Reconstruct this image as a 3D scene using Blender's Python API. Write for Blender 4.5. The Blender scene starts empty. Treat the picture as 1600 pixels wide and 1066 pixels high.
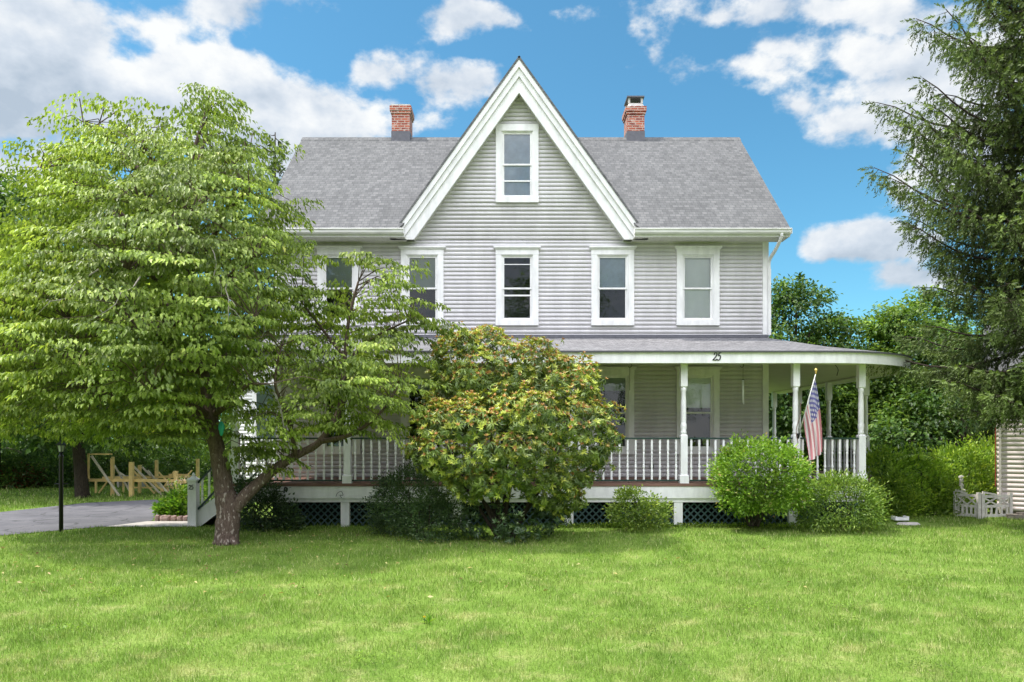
import bpy, math, random
import numpy as np
from mathutils import Vector
random.seed(7); RNG = np.random.default_rng(11)
SC = bpy.context.scene; COL = SC.collection
# ------------------------------------------------------------------ camera, light, exposure
F = 1116.0; EYE = 1.92; HOR = 688.0
cam = bpy.data.cameras.new('camera'); cam_ob = bpy.data.objects.new('camera', cam); COL.objects.link(cam_ob)
cam.sensor_width = 36; cam.lens = F / 1600 * 36; cam.shift_y = (HOR - 533) / 1600.0
cam.clip_end = 3000; cam.clip_start = .1
cam_ob.location = (0, 0, EYE); cam_ob.rotation_euler = (math.radians(90), 0, 0)
SC.camera = cam_ob
TO_SUN = Vector((-.43, -.01, .90)).normalized()
sun = bpy.data.lights.new('sun', 'SUN'); sun.energy = 4.2; sun.angle = math.radians(1.2); sun.color = (1, .95, .86)
sun_ob = bpy.data.objects.new('sun', sun); COL.objects.link(sun_ob)
sun_ob.rotation_euler = TO_SUN.to_track_quat('Z', 'Y').to_euler()
SC.view_settings.view_transform = 'Standard'; SC.view_settings.look = 'None'
SC.view_settings.exposure = 0.35; SC.view_settings.gamma = 1.0
SKY_STRENGTH = .15

def at(px, py, Y): return Vector(((px - 800) * Y / F, Y, EYE + (HOR - py) * Y / F))
def gx(px, Y): return (px - 800) * Y / F
def gz(py, Y): return EYE + (HOR - py) * Y / F

class NT:
    "small helper round a node tree"
    def __init__(s, t): s.t = t; t.nodes.clear()
    def n(s, typ, **kw):
        nd = s.t.nodes.new(typ)
        for k, v in kw.items():
            if k == 'inp':
                for i, val in v.items():
                    if isinstance(val, bpy.types.NodeSocket): s.t.links.new(val, nd.inputs[i])
                    else: nd.inputs[i].default_value = val
            else: setattr(nd, k, v)
        return nd
    def m(s, op, a, b=0., c=0., clamp=False):
        nd = s.n('ShaderNodeMath', operation=op, inp={0: a, 1: b, 2: c}); nd.use_clamp = clamp; return nd.outputs[0]
    def ramp(s, fac, stops, interp='LINEAR'):
        nd = s.n('ShaderNodeValToRGB', inp={0: fac}); cr = nd.color_ramp; cr.interpolation = interp
        while len(cr.elements) < len(stops): cr.elements.new(.5)
        for e, (p, c) in zip(cr.elements, stops):
            e.position = p; e.color = (c[0], c[1], c[2], 1) if not isinstance(c, (int, float)) else (c, c, c, 1)
        return nd.outputs[0]
    def mix(s, fac, a, b, blend='MIX'):
        nd = s.n('ShaderNodeMix', data_type='RGBA', blend_type=blend)
        for i, v in ((0, fac), (6, a), (7, b)):
            if isinstance(v, bpy.types.NodeSocket): s.t.links.new(v, nd.inputs[i])
            else: nd.inputs[i].default_value = v if i == 0 else (*v[:3], 1)
        return nd.outputs[2]

# sky ---------------------------------------------------------------
world = bpy.data.worlds.new('World'); SC.world = world; world.use_nodes = True
def build_sky():
    t = NT(world.node_tree)
    sky = t.n('ShaderNodeTexSky', sky_type='NISHITA', sun_disc=False)
    sky.sun_elevation = math.asin(TO_SUN.z); sky.sun_rotation = math.atan2(TO_SUN.x, TO_SUN.y)
    sky.air_density = 1.0; sky.dust_density = .4; sky.ozone_density = 2.2
    co = t.n('ShaderNodeTexCoord').outputs['Generated']
    sep = t.n('ShaderNodeSeparateXYZ', inp={0: co}); X, Y, Z = sep.outputs
    yy = t.m('MAXIMUM', Y, .08)
    uv = t.n('ShaderNodeCombineXYZ', inp={0: t.m('DIVIDE', X, yy), 1: t.m('DIVIDE', Z, yy), 2: 0.}).outputs[0]
    wn = t.n('ShaderNodeTexNoise', inp={'Vector': co, 'Scale': 6.0, 'Detail': 4.0})
    warp = t.n('ShaderNodeVectorMath', operation='MULTIPLY_ADD', inp={0: wn.outputs['Color'], 1: (.16, .09, 0), 2: uv}).outputs[0]
    blobs = [(90, 35, 400, 75, .85), (330, 15, 210, 62, .7), (60, 165, 330, 95, 1), (330, 150, 250, 95, 1), (490, 180, 140, 75, .9), (420, 240, 160, 70, .8),
             (25, 270, 330, 110, .8), (585, 108, 64, 42, .66), (735, 35, 72, 26, .72), (715, 128, 48, 24, .5),
             (1165, 100, 110, 50, .9), (1225, 70, 96, 54, .9), (1350, 80, 100, 52, .8), (1330, 15, 290, 40, .8), (1120, 12, 80, 26, .6),
             (1480, 120, 220, 120, 1), (1390, 185, 130, 48, .9), (1345, 378, 115, 30, .95), (1450, 430, 95, 36, .7), (1252, 170, 26, 34, .45), (1560, 250, 150, 90, .7)]
    fld = None; shd = None
    for (px, py, rx, ry, amp) in blobs:
        sc = (F / rx, F / ry, 0); cu, cv = (px - 800) / F + .08, (HOR - py) / F + .045
        d = t.n('ShaderNodeVectorMath', operation='MULTIPLY_ADD', inp={0: warp, 1: sc, 2: (-cu * sc[0], -cv * sc[1], 0)}).outputs[0]
        ln = t.n('ShaderNodeVectorMath', operation='LENGTH', inp={0: d}).outputs['Value']
        v = t.m('MULTIPLY_ADD', ln, -amp, amp)
        fld = v if fld is None else t.m('SMOOTH_MAX', fld, v, .12)
    # invented broken cloud over the rest of the dome, thickened behind the camera
    gen = t.n('ShaderNodeTexNoise', inp={'Vector': co, 'Scale': 2.1, 'Detail': 4.0, 'Roughness': .55}).outputs[0]
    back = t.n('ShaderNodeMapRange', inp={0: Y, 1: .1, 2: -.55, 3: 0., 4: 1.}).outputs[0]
    gen = t.m('ADD', t.m('MULTIPLY_ADD', gen, 3.0, -1.45), t.m('MULTIPLY', back, .75))
    su = t.n('ShaderNodeSeparateXYZ', inp={0: uv})
    inu = t.n('ShaderNodeMapRange', inp={0: t.m('ABSOLUTE', su.outputs[0]), 1: .75, 2: .95, 3: 1., 4: 0.}).outputs[0]
    inv = t.n('ShaderNodeMapRange', inp={0: su.outputs[1], 1: .62, 2: .8, 3: 1., 4: 0.}).outputs[0]
    iny = t.n('ShaderNodeMapRange', inp={0: Y, 1: .1, 2: .25}).outputs[0]
    infr = t.m('MULTIPLY', t.m('MULTIPLY', inu, inv), iny)
    fld = t.m('ADD', t.m('MULTIPLY', fld, infr), t.m('MULTIPLY', gen, t.m('SUBTRACT', 1., infr)))
    sc2 = t.n('ShaderNodeVectorMath', operation='MULTIPLY', inp={0: co, 1: (1, 1, 1.5)}).outputs[0]
    n1 = t.n('ShaderNodeTexNoise', inp={'Vector': sc2, 'Scale': 7.5, 'Detail': 9.0, 'Roughness': .58}).outputs[0]
    dens = t.m('ADD', fld, t.m('MULTIPLY_ADD', n1, 3.4, -1.66))
    mask = t.n('ShaderNodeMapRange', interpolation_type='SMOOTHSTEP', inp={0: dens, 1: .0, 2: .48, 3: 0., 4: .96}).outputs[0]
    up = t.n('ShaderNodeVectorMath', operation='ADD', inp={0: sc2, 1: (-.012, 0, .03)}).outputs[0]
    n2 = t.n('ShaderNodeTexNoise', inp={'Vector': up, 'Scale': 7.5, 'Detail': 5.0, 'Roughness': .5}).outputs[0]
    big = t.n('ShaderNodeTexNoise', inp={'Vector': co, 'Scale': 3.2, 'Detail': 2.0}).outputs[0]
    rel = t.m('SUBTRACT', n1, n2)
    sh = t.m('ADD', t.m('MULTIPLY_ADD', rel, 3.2, .66), t.m('MULTIPLY_ADD', big, -1.3, .62))
    sh = t.m('ADD', sh, t.m('MULTIPLY', dens, -.10), clamp=True)
    ccol = t.ramp(sh, [(0, (2.6, 3.05, 3.6)), (.45, (3.7, 4.05, 4.5)), (.8, (4.8, 4.95, 5.1)), (1, (5.3, 5.35, 5.3))])
    skyc = t.mix(1.0, sky.outputs[0], (.52, .95, .96), 'MULTIPLY')
    ccol = t.n('ShaderNodeVectorMath', operation='SCALE', inp={0: ccol, 'Scale': t.m('MULTIPLY_ADD', t.m('MULTIPLY', back, t.n('ShaderNodeMapRange', inp={0: Z, 1: .28, 2: .72}).outputs[0]), 6.0, 1.)}).outputs[0]     # unseen cloud behind the camera brightened as an added fill on the facade
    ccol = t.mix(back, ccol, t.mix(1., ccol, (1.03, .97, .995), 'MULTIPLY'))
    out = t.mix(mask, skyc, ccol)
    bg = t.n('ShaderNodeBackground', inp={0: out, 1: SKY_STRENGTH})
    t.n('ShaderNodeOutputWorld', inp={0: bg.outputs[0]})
build_sky()

# ------------------------------------------------------------------ materials
def mat(name, col, rough=.6, spec=.3, noise=0., nscale=8., bump=0., metallic=0., c2=None, stretch=(1, 1, 1)):
    m = bpy.data.materials.new(name); m.use_nodes = True; t = NT(m.node_tree)
    pos = t.n('ShaderNodeNewGeometry').outputs['Position']
    v = t.n('ShaderNodeVectorMath', operation='MULTIPLY', inp={0: pos, 1: stretch}).outputs[0]
    no = t.n('ShaderNodeTexNoise', inp={'Vector': v, 'Scale': nscale, 'Detail': 6., 'Roughness': .6}).outputs[0]
    c2 = c2 or tuple(c * (1 - noise) for c in col); c1 = tuple(min(1, c * (1 + noise * .35)) for c in col)
    base = t.ramp(no, [(.3, c2), (.62, c1)])
    b = t.n('ShaderNodeBsdfPrincipled', inp={'Base Color': base, 'Roughness': rough, 'Specular IOR Level': spec, 'Metallic': metallic})
    if bump:
        bp = t.n('ShaderNodeBump', inp={'Strength': bump, 'Distance': .02, 'Height': no}); t.t.links.new(bp.outputs[0], b.inputs['Normal'])
    t.n('ShaderNodeOutputMaterial', inp={0: b.outputs[0]}); return m

def leaf_mat(name, stops, trans=.35, rough=.45, spec=.35, pscale=.9, pv=.35):
    m = bpy.data.materials.new(name); m.use_nodes = True; t = NT(m.node_tree)
    r = t.n('ShaderNodeAttribute', attribute_name='rnd').outputs['Fac']
    base = t.ramp(r, stops)
    pos = t.n('ShaderNodeNewGeometry').outputs['Position']
    no = t.n('ShaderNodeTexNoise', inp={'Vector': pos, 'Scale': pscale, 'Detail': 2.}).outputs[0]
    k = t.n('ShaderNodeMapRange', inp={0: no, 1: .3, 2: .7, 3: 1 - pv, 4: 1 + pv}).outputs[0]
    hs = t.n('ShaderNodeHueSaturation', inp={'Value': k, 'Color': base})
    base = hs.outputs[0]
    b = t.n('ShaderNodeBsdfPrincipled', inp={'Base Color': base, 'Roughness': rough, 'Specular IOR Level': spec})
    tc = t.mix(1., base, (1.28, 1.3, .7), 'MULTIPLY')
    tr = t.n('ShaderNodeBsdfTranslucent', inp={0: tc})
    mx = t.n('ShaderNodeMixShader', inp={0: trans, 1: b.outputs[0], 2: tr.outputs[0]})
    t.n('ShaderNodeOutputMaterial', inp={0: mx.outputs[0]}); return m

def shingle_mat(name, mode, c1=(.128, .130, .130), c2=(.178, .180, .179), row=.088, w=.15):
    # rows follow the slope: mode picks which world axes run along a course and up the roof
    m = bpy.data.materials.new(name); m.use_nodes = True; t = NT(m.node_tree)
    p = t.n('ShaderNodeSeparateXYZ', inp={0: t.n('ShaderNodeNewGeometry').outputs['Position']})
    a, b_ = {'xz': (0, 2), 'yz': (1, 2), 'xy': (0, 1), 'yx': (1, 0)}[mode]
    uv = t.n('ShaderNodeCombineXYZ', inp={0: p.outputs[a], 1: p.outputs[b_]}).outputs[0]
    br = t.n('ShaderNodeTexBrick', offset=.37, offset_frequency=2, inp={'Vector': uv, 'Color1': (*c1, 1), 'Color2': (*c2, 1), 'Mortar': (.10, .10, .105, 1), 'Scale': 1., 'Mortar Size': .007, 'Mortar Smooth': .3, 'Bias': -.05, 'Brick Width': w, 'Row Height': row})
    br2 = t.n('ShaderNodeTexBrick', offset=.61, offset_frequency=3, inp={'Vector': uv, 'Color1': (.86, .86, .87, 1), 'Color2': (1.08, 1.07, 1.07, 1), 'Mortar': (.9, .9, .9, 1), 'Scale': 1., 'Mortar Size': .0, 'Brick Width': w * .53, 'Row Height': row})
    n = t.n('ShaderNodeTexNoise', inp={'Vector': uv, 'Scale': 60., 'Detail': 3.}).outputs[0]
    nb = t.n('ShaderNodeTexNoise', inp={'Vector': uv, 'Scale': .7, 'Detail': 4.}).outputs[0]
    c = t.mix(1., br.outputs[0], br2.outputs[0], 'MULTIPLY')
    k = t.n('ShaderNodeMapRange', inp={0: n, 1: .2, 2: .8, 3: .86, 4: 1.14}).outputs[0]
    k2 = t.n('ShaderNodeMapRange', inp={0: nb, 1: .3, 2: .7, 3: .93, 4: 1.07}).outputs[0]
    c = t.n('ShaderNodeHueSaturation', inp={'Value': t.m('MULTIPLY', k, k2), 'Color': c}).outputs[0]
    b = t.n('ShaderNodeBsdfPrincipled', inp={'Base Color': c, 'Roughness': .95, 'Specular IOR Level': .15})
    bp = t.n('ShaderNodeBump', inp={'Strength': .7, 'Distance': .01, 'Height': br.outputs[0]}); t.t.links.new(bp.outputs[0], b.inputs['Normal'])
    t.n('ShaderNodeOutputMaterial', inp={0: b.outputs[0]}); return m

def brick_mat():
    m = bpy.data.materials.new('old brick'); m.use_nodes = True; t = NT(m.node_tree)
    p = t.n('ShaderNodeSeparateXYZ', inp={0: t.n('ShaderNodeNewGeometry').outputs['Position']})
    uv = t.n('ShaderNodeCombineXYZ', inp={0: t.m('ADD', p.outputs[0], p.outputs[1]), 1: p.outputs[2]}).outputs[0]
    br = t.n('ShaderNodeTexBrick', inp={'Vector': uv, 'Color1': (.48, .13, .07, 1), 'Color2': (.24, .06, .045, 1), 'Mortar': (.5, .42, .36, 1), 'Scale': 1., 'Mortar Size': .009, 'Brick Width': .21, 'Row Height': .072})
    n = t.n('ShaderNodeTexNoise', inp={'Vector': uv, 'Scale': 7., 'Detail': 5.}).outputs[0]
    c = t.mix(t.ramp(n, [(.56, 0.), (.66, .75)]), br.outputs[0], (.55, .44, .38))
    c = t.mix(t.ramp(n, [(.30, .7), (.4, 0.)]), c, (.13, .05, .04))
    b = t.n('ShaderNodeBsdfPrincipled', inp={'Base Color': c, 'Roughness': .9})
    t.n('ShaderNodeOutputMaterial', inp={0: b.outputs[0]}); return m

def pane_mat():
    m = bpy.data.materials.new('window glass'); m.use_nodes = True; t = NT(m.node_tree)
    n = t.n('ShaderNodeTexNoise', inp={'Vector': t.n('ShaderNodeNewGeometry').outputs['Position'], 'Scale': 2.6, 'Detail': 2.}).outputs[0]
    bp = t.n('ShaderNodeBump', inp={'Strength': .05, 'Distance': .05, 'Height': n})
    g = t.n('ShaderNodeBsdfGlossy', inp={0: (.95, 1, 1, 1), 'Roughness': .015, 'Normal': bp.outputs[0]})
    tr = t.n('ShaderNodeBsdfTransparent', inp={0: (.97, .98, .99, 1)})
    fr = t.n('ShaderNodeFresnel', inp={0: 1.9})
    mx = t.n('ShaderNodeMixShader', inp={0: fr.outputs[0], 1: tr.outputs[0], 2: g.outputs[0]})
    t.n('ShaderNodeOutputMaterial', inp={0: mx.outputs[0]}); return m

def lawn_mat(name, blade):
    m = bpy.data.materials.new(name); m.use_nodes = True; t = NT(m.node_tree)
    pos = t.n('ShaderNodeNewGeometry').outputs['Position']
    fl = t.n('ShaderNodeVectorMath', operation='MULTIPLY', inp={0: pos, 1: (1, 1, 0)}).outputs[0]
    a = t.n('ShaderNodeTexNoise', inp={'Vector': fl, 'Scale': 1.2, 'Detail': 5., 'Roughness': .62}).outputs[0]
    b_ = t.n('ShaderNodeTexNoise', inp={'Vector': t.n('ShaderNodeVectorMath', operation='ADD', inp={0: fl, 1: (31, 7, 0)}).outputs[0], 'Scale': 2.6, 'Detail': 6., 'Roughness': .66}).outputs[0]
    c = t.ramp(a, [(.30, (.125, .215, .032)), (.5, (.185, .29, .048)), (.70, (.26, .35, .08))])
    # dry patches, more of them towards the street
    sy = t.n('ShaderNodeSeparateXYZ', inp={0: pos}).outputs[1]
    near = t.n('ShaderNodeMapRange', inp={0: sy, 1: 6., 2: 12., 3: .07, 4: 0.}).outputs[0]
    dry = t.ramp(t.m('ADD', b_, near), [(.57, 0.), (.76, .5)])
    c = t.mix(dry, c, (.56, .50, .24))
    if blade:
        r = t.n('ShaderNodeAttribute', attribute_name='rnd').outputs['Fac']
        k = t.n('ShaderNodeMapRange', inp={0: r, 1: 0., 2: .93, 3: .60, 4: 1.45}).outputs[0]
        c = t.n('ShaderNodeHueSaturation', inp={'Value': k, 'Color': c}).outputs[0]
        c = t.mix(t.ramp(r, [(.90, 0.), (.92, .75)]), c, (.62, .56, .32))
        b = t.n('ShaderNodeBsdfPrincipled', inp={'Base Color': c, 'Roughness': .5, 'Specular IOR Level': .3})
        tr = t.n('ShaderNodeBsdfTranslucent', inp={0: t.mix(1., c, (1.2, 1.25, .7), 'MULTIPLY')})
        s = t.n('ShaderNodeMixShader', inp={0: .35, 1: b.outputs[0], 2: tr.outputs[0]})
    else:
        fine = t.n('ShaderNodeTexNoise', inp={'Vector': fl, 'Scale': 45., 'Detail': 3.}).outputs[0]
        c = t.mix(t.ramp(fine, [(.35, .55), (.6, 0.)]), c, (.05, .10, .015))
        s = t.n('ShaderNodeBsdfPrincipled', inp={'Base Color': c, 'Roughness': .9, 'Specular IOR Level': .1})
        bp = t.n('ShaderNodeBump', inp={'Strength': .8, 'Distance': .04, 'Height': fine}); t.t.links.new(bp.outputs[0], s.inputs['Normal'])
    t.n('ShaderNodeOutputMaterial', inp={0: s.outputs[0]}); return m

def asphalt_mat(name, c1, c2):
    m = bpy.data.materials.new(name); m.use_nodes = True; t = NT(m.node_tree); pos = t.n('ShaderNodeNewGeometry').outputs['Position']
    n = t.n('ShaderNodeTexNoise', inp={'Vector': pos, 'Scale': .9, 'Detail': 8., 'Roughness': .7}).outputs[0]; f = t.n('ShaderNodeTexNoise', inp={'Vector': pos, 'Scale': 60., 'Detail': 2.}).outputs[0]
    wv = t.n('ShaderNodeVectorMath', operation='MULTIPLY_ADD', inp={0: t.n('ShaderNodeTexNoise', inp={'Vector': pos, 'Scale': 2., 'Detail': 3.}).outputs['Color'], 1: (.6, .6, 0), 2: pos}).outputs[0]
    v = t.n('ShaderNodeTexVoronoi', feature='DISTANCE_TO_EDGE', inp={'Vector': wv, 'Scale': .55}).outputs['Distance']
    c = t.mix(t.ramp(n, [(.35, 0.), (.65, 1.)]), c1, c2); c = t.n('ShaderNodeHueSaturation', inp={'Value': t.n('ShaderNodeMapRange', inp={0: f, 1: .3, 2: .7, 3: .82, 4: 1.18}).outputs[0], 'Color': c}).outputs[0]
    c = t.mix(t.ramp(v, [(.006, .75), (.016, 0.)]), c, (.05, .05, .05))
    b = t.n('ShaderNodeBsdfPrincipled', inp={'Base Color': c, 'Roughness': .9, 'Specular IOR Level': .2}); t.n('ShaderNodeOutputMaterial', inp={0: b.outputs[0]}); return m

def bark_mat(name, c1, c2, patch=None):
    m = bpy.data.materials.new(name); m.use_nodes = True; t = NT(m.node_tree)
    pos = t.n('ShaderNodeNewGeometry').outputs['Position']
    v = t.n('ShaderNodeVectorMath', operation='MULTIPLY', inp={0: pos, 1: (9, 9, 3.5)}).outputs[0]
    n = t.n('ShaderNodeTexNoise', inp={'Vector': v, 'Scale': 3., 'Detail': 6., 'Roughness': .7}).outputs[0]
    c = t.ramp(n, [(.35, c1), (.65, c2)])
    if patch:
        n2 = t.n('ShaderNodeTexNoise', inp={'Vector': v, 'Scale': 2.6, 'Detail': 6.}).outputs[0]
        z = t.n('ShaderNodeSeparateXYZ', inp={0: pos}).outputs[2]
        low = t.n('ShaderNodeMapRange', inp={0: z, 1: .1, 2: 1.9, 3: .06, 4: -.05}).outputs[0]
        c = t.mix(t.ramp(t.m('ADD', n2, low), [(.62, 0.), (.66, .6)]), c, patch)
    b = t.n('ShaderNodeBsdfPrincipled', inp={'Base Color': c, 'Roughness': .9, 'Specular IOR Level': .2})
    bp = t.n('ShaderNodeBump', inp={'Strength': .9, 'Distance': .03, 'Height': n}); t.t.links.new(bp.outputs[0], b.inputs['Normal'])
    t.n('ShaderNodeOutputMaterial', inp={0: b.outputs[0]}); return m

def flag_mat():
    m = bpy.data.materials.new('flag cloth'); m.use_nodes = True; t = NT(m.node_tree)
    uv = t.n('ShaderNodeUVMap').outputs[0]; s = t.n('ShaderNodeSeparateXYZ', inp={0: uv}); U, V = s.outputs[0], s.outputs[1]
    st = t.m('GREATER_THAN', t.m('FRACT', t.m('MULTIPLY', V, 6.5)), .5)          # 13 stripes, red first
    c = t.mix(st, (.70, .30, .34), (.85, .80, .80))
    can = t.m('MULTIPLY', t.m('LESS_THAN', U, .42), t.m('LESS_THAN', V, 7 / 13))
    # staggered rows of stars
    row = t.m('FLOOR', t.m('MULTIPLY', V, 9 / (7 / 13)))
    uo = t.m('ADD', t.m('MULTIPLY', U, 5.5 / .42), t.m('MULTIPLY', t.m('MODULO', row, 2.), .5))
    du = t.m('SUBTRACT', t.m('FRACT', uo), .5); dv = t.m('MULTIPLY', t.m('SUBTRACT', t.m('FRACT', t.m('MULTIPLY', V, 9 / (7 / 13))), .5), .85)
    star = t.m('LESS_THAN', t.m('SQRT', t.m('ADD', t.m('MULTIPLY', du, du), t.m('MULTIPLY', dv, dv))), .27)
    cc = t.mix(star, (.17, .16, .42), (.84, .82, .84))
    c = t.mix(can, c, cc)
    b = t.n('ShaderNodeBsdfPrincipled', inp={'Base Color': c, 'Roughness': .8, 'Specular IOR Level': .1})
    tr = t.n('ShaderNodeBsdfTranslucent', inp={0: c})
    mx = t.n('ShaderNodeMixShader', inp={0: .4, 1: b.outputs[0], 2: tr.outputs[0]})
    t.n('ShaderNodeOutputMaterial', inp={0: mx.outputs[0]}); return m

M = dict(
    siding=mat('pale mauve grey vinyl siding', (.59, .572, .582), .55, .3, .13, 1.6, stretch=(1.6, 1.6, .35)),
    white=mat('white painted trim', (.80, .795, .79), .5, .35, .14, 4., stretch=(1.5, 1.5, .5)),
    shedwall=mat('pinkish white siding', (.76, .665, .65), .6, .2, .08, 2.),
    gutter=mat('white aluminium gutter', (.72, .72, .69), .4, .4, .16, 2.5, stretch=(1, 1, 4)),
    soffit=mat('vented white soffit', (.62, .62, .56), .6, .2, .14, 14., stretch=(6, .3, .3)),
    ceiling=mat('cream porch ceiling', (.66, .65, .58), .6, .2, .06, 2.),
    roof=shingle_mat('grey asphalt shingles', 'xz'), roofside=shingle_mat('grey asphalt shingles on the cross gable', 'yz'),
    porchroof=shingle_mat('grey asphalt shingles on the porch', 'xy', (.165, .163, .168), (.235, .233, .238), .14), porchroofside=shingle_mat('grey asphalt shingles on the porch side', 'yx', (.165, .163, .168), (.235, .233, .238), .14),
    edge=mat('dark shingle edge', (.10, .10, .105), .9, .1, .2, 20.),
    brick=brick_mat(), lead=mat('dull lead flashing', (.13, .13, .15), .6, .3, .2, 10.), cement=mat('pale chimney cement', (.55, .53, .5), .9, .1, .25, 12.),
    glass=pane_mat(), room=mat('painted dark room interior', (.045, .043, .04), .9, .1, .3, 2.),
    blindw=mat('white roller shade', (.95, .94, .97), .8, .1, .05, 3.), blindg=mat('grey green window shade', (.46, .52, .50), .8, .1, .06, 3.),
    blindb=mat('pale blue window shade', (.60, .68, .82), .8, .1, .14, 5.),
    green=mat('dark green painted rail', (.018, .045, .038), .4, .4, .1, 9.), lattice=mat('dark teal lattice', (.045, .085, .08), .6, .3, .15, 6.),
    deck=mat('reddish brown deck board', (.20, .115, .09), .7, .2, .3, 5., stretch=(.6, 8, 8)),
    black=mat('black painted metal', (.012, .012, .013), .35, .5, .1, 6.), brass=mat('brass finial', (.75, .52, .16), .3, .5, .1, 8., metallic=.6),
    lamp=mat('frosted lantern glass', (.5, .53, .55), .2, .5, .1, 8.), dark=mat('painted shade under porch', (.02, .022, .02), .95, .1, .3, 4.),
    asphalt=asphalt_mat('worn asphalt', (.10, .098, .108), (.165, .16, .172)), concrete=mat('pale concrete', (.50, .46, .43), .9, .1, .12, 6.),
    stone=mat('pinkish bed stone', (.42, .30, .27), .9, .1, .35, 9., .6), rock=mat('grey fieldstone', (.24, .21, .18), .95, .1, .45, 8., .8),
    lumber=mat('new yellow lumber', (.80, .58, .24), .7, .2, .2, 4.), pale_lumber=mat('pale plank', (.66, .58, .46), .7, .2, .2, 4.),
    teal=mat('teal plastic', (.05, .42, .36), .5, .3, .1, 9.), red=mat('red painted board', (.38, .07, .06), .6, .3, .1, 5.),
    mulch=mat('dark mulch', (.07, .05, .035), .95, .05, .4, 25., .8), shutter=mat('weathered cream paint', (.62, .58, .54), .8, .1, .2, 12.),
    flag=flag_mat(), lawn=lawn_mat('lawn soil and thatch', False), blade=lawn_mat('lawn grass blade', True),
    bark=bark_mat('grey brown bark with lichen', (.075, .052, .04), (.17, .125, .10), (.50, .44, .38)), darkbark=bark_mat('dark bark', (.03, .024, .018), (.07, .055, .042)),
    road=mat('street asphalt', (.07, .07, .072), .9, .2, .2, 1.),
)
M['dogwood'] = leaf_mat('dogwood leaf', [(0, (.12, .18, .035)), (.5, (.27, .365, .065)), (.85, (.46, .56, .12)), (1, (.58, .58, .17))], .38, .45, .35)
M['rhodo'] = leaf_mat('rhododendron leaf', [(0, (.08, .135, .032)), (.50, (.22, .30, .055)), (.55, (.30, .38, .06)), (.80, (.52, .56, .09)), (.86, (.60, .60, .10)), (.88, (.38, .18, .06)), (1, (.56, .34, .12))], .22, .38, .5)
M['bushdark'] = leaf_mat('dark shrub leaf', [(0, (.03, .065, .018)), (.7, (.065, .12, .035)), (1, (.16, .22, .09))], .25, .35, .5)
M['bushbright'] = leaf_mat('bright shrub leaf', [(0, (.09, .19, .02)), (.6, (.19, .33, .035)), (.93, (.32, .45, .06)), (1, (.5, .36, .22))], .38, .4, .4)
M['azalea'] = leaf_mat('azalea leaf', [(0, (.07, .13, .02)), (.6, (.17, .26, .04)), (1, (.38, .45, .08))], .35, .4, .4)
M['yew'] = leaf_mat('yew needle spray', [(0, (.06, .12, .02)), (.6, (.155, .25, .035)), (1, (.33, .42, .06))], .25, .4, .4)
M['hedge'] = leaf_mat('hedge leaf', [(0, (.09, .17, .025)), (.6, (.25, .39, .045)), (1, (.48, .60, .08))], .4, .4, .4)
M['farleaf'] = leaf_mat('broad leaf tree leaf', [(0, (.035, .08, .018)), (.6, (.085, .16, .03)), (1, (.19, .28, .05))], .38, .45, .4)
M['farlight'] = leaf_mat('light green tree leaf', [(0, (.06, .12, .02)), (.6, (.14, .24, .035)), (1, (.28, .38, .06))], .4, .45, .4)
M['spruce'] = leaf_mat('spruce needle', [(0, (.055, .07, .025)), (.5, (.115, .16, .052)), (.85, (.19, .26, .075)), (1, (.27, .35, .08))], .22, .5, .3)
M['fruit'] = leaf_mat('pale flower petal', [(0, (.5, .3, .36)), (1, (.75, .62, .6))], .3)
M['garden'] = leaf_mat('garden perennial leaf', [(0, (.08, .19, .018)), (.6, (.16, .32, .03)), (1, (.3, .42, .06))], .4)

# ------------------------------------------------------------------ mesh helpers
def tag(o, label=None, cat=None, group=None, kind=None):
    if label: o['label'] = label
    if cat: o['category'] = cat
    if group: o['group'] = group
    if kind: o['kind'] = kind
    return o
def thing(name, label, cat, loc=(0, 0, 0), group=None):
    o = bpy.data.objects.new(name, None); COL.objects.link(o); o.location = loc; o.empty_display_size = .2
    return tag(o, label, cat, group)
def link(o, parent=None):
    COL.objects.link(o)
    if parent is not None:
        o.parent = parent
        # every mesh is modelled in world space: cancel the parent's place
        loc = Vector((0, 0, 0)); p = parent
        while p: loc += p.location; p = p.parent
        o.location = -loc
    return o

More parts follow.
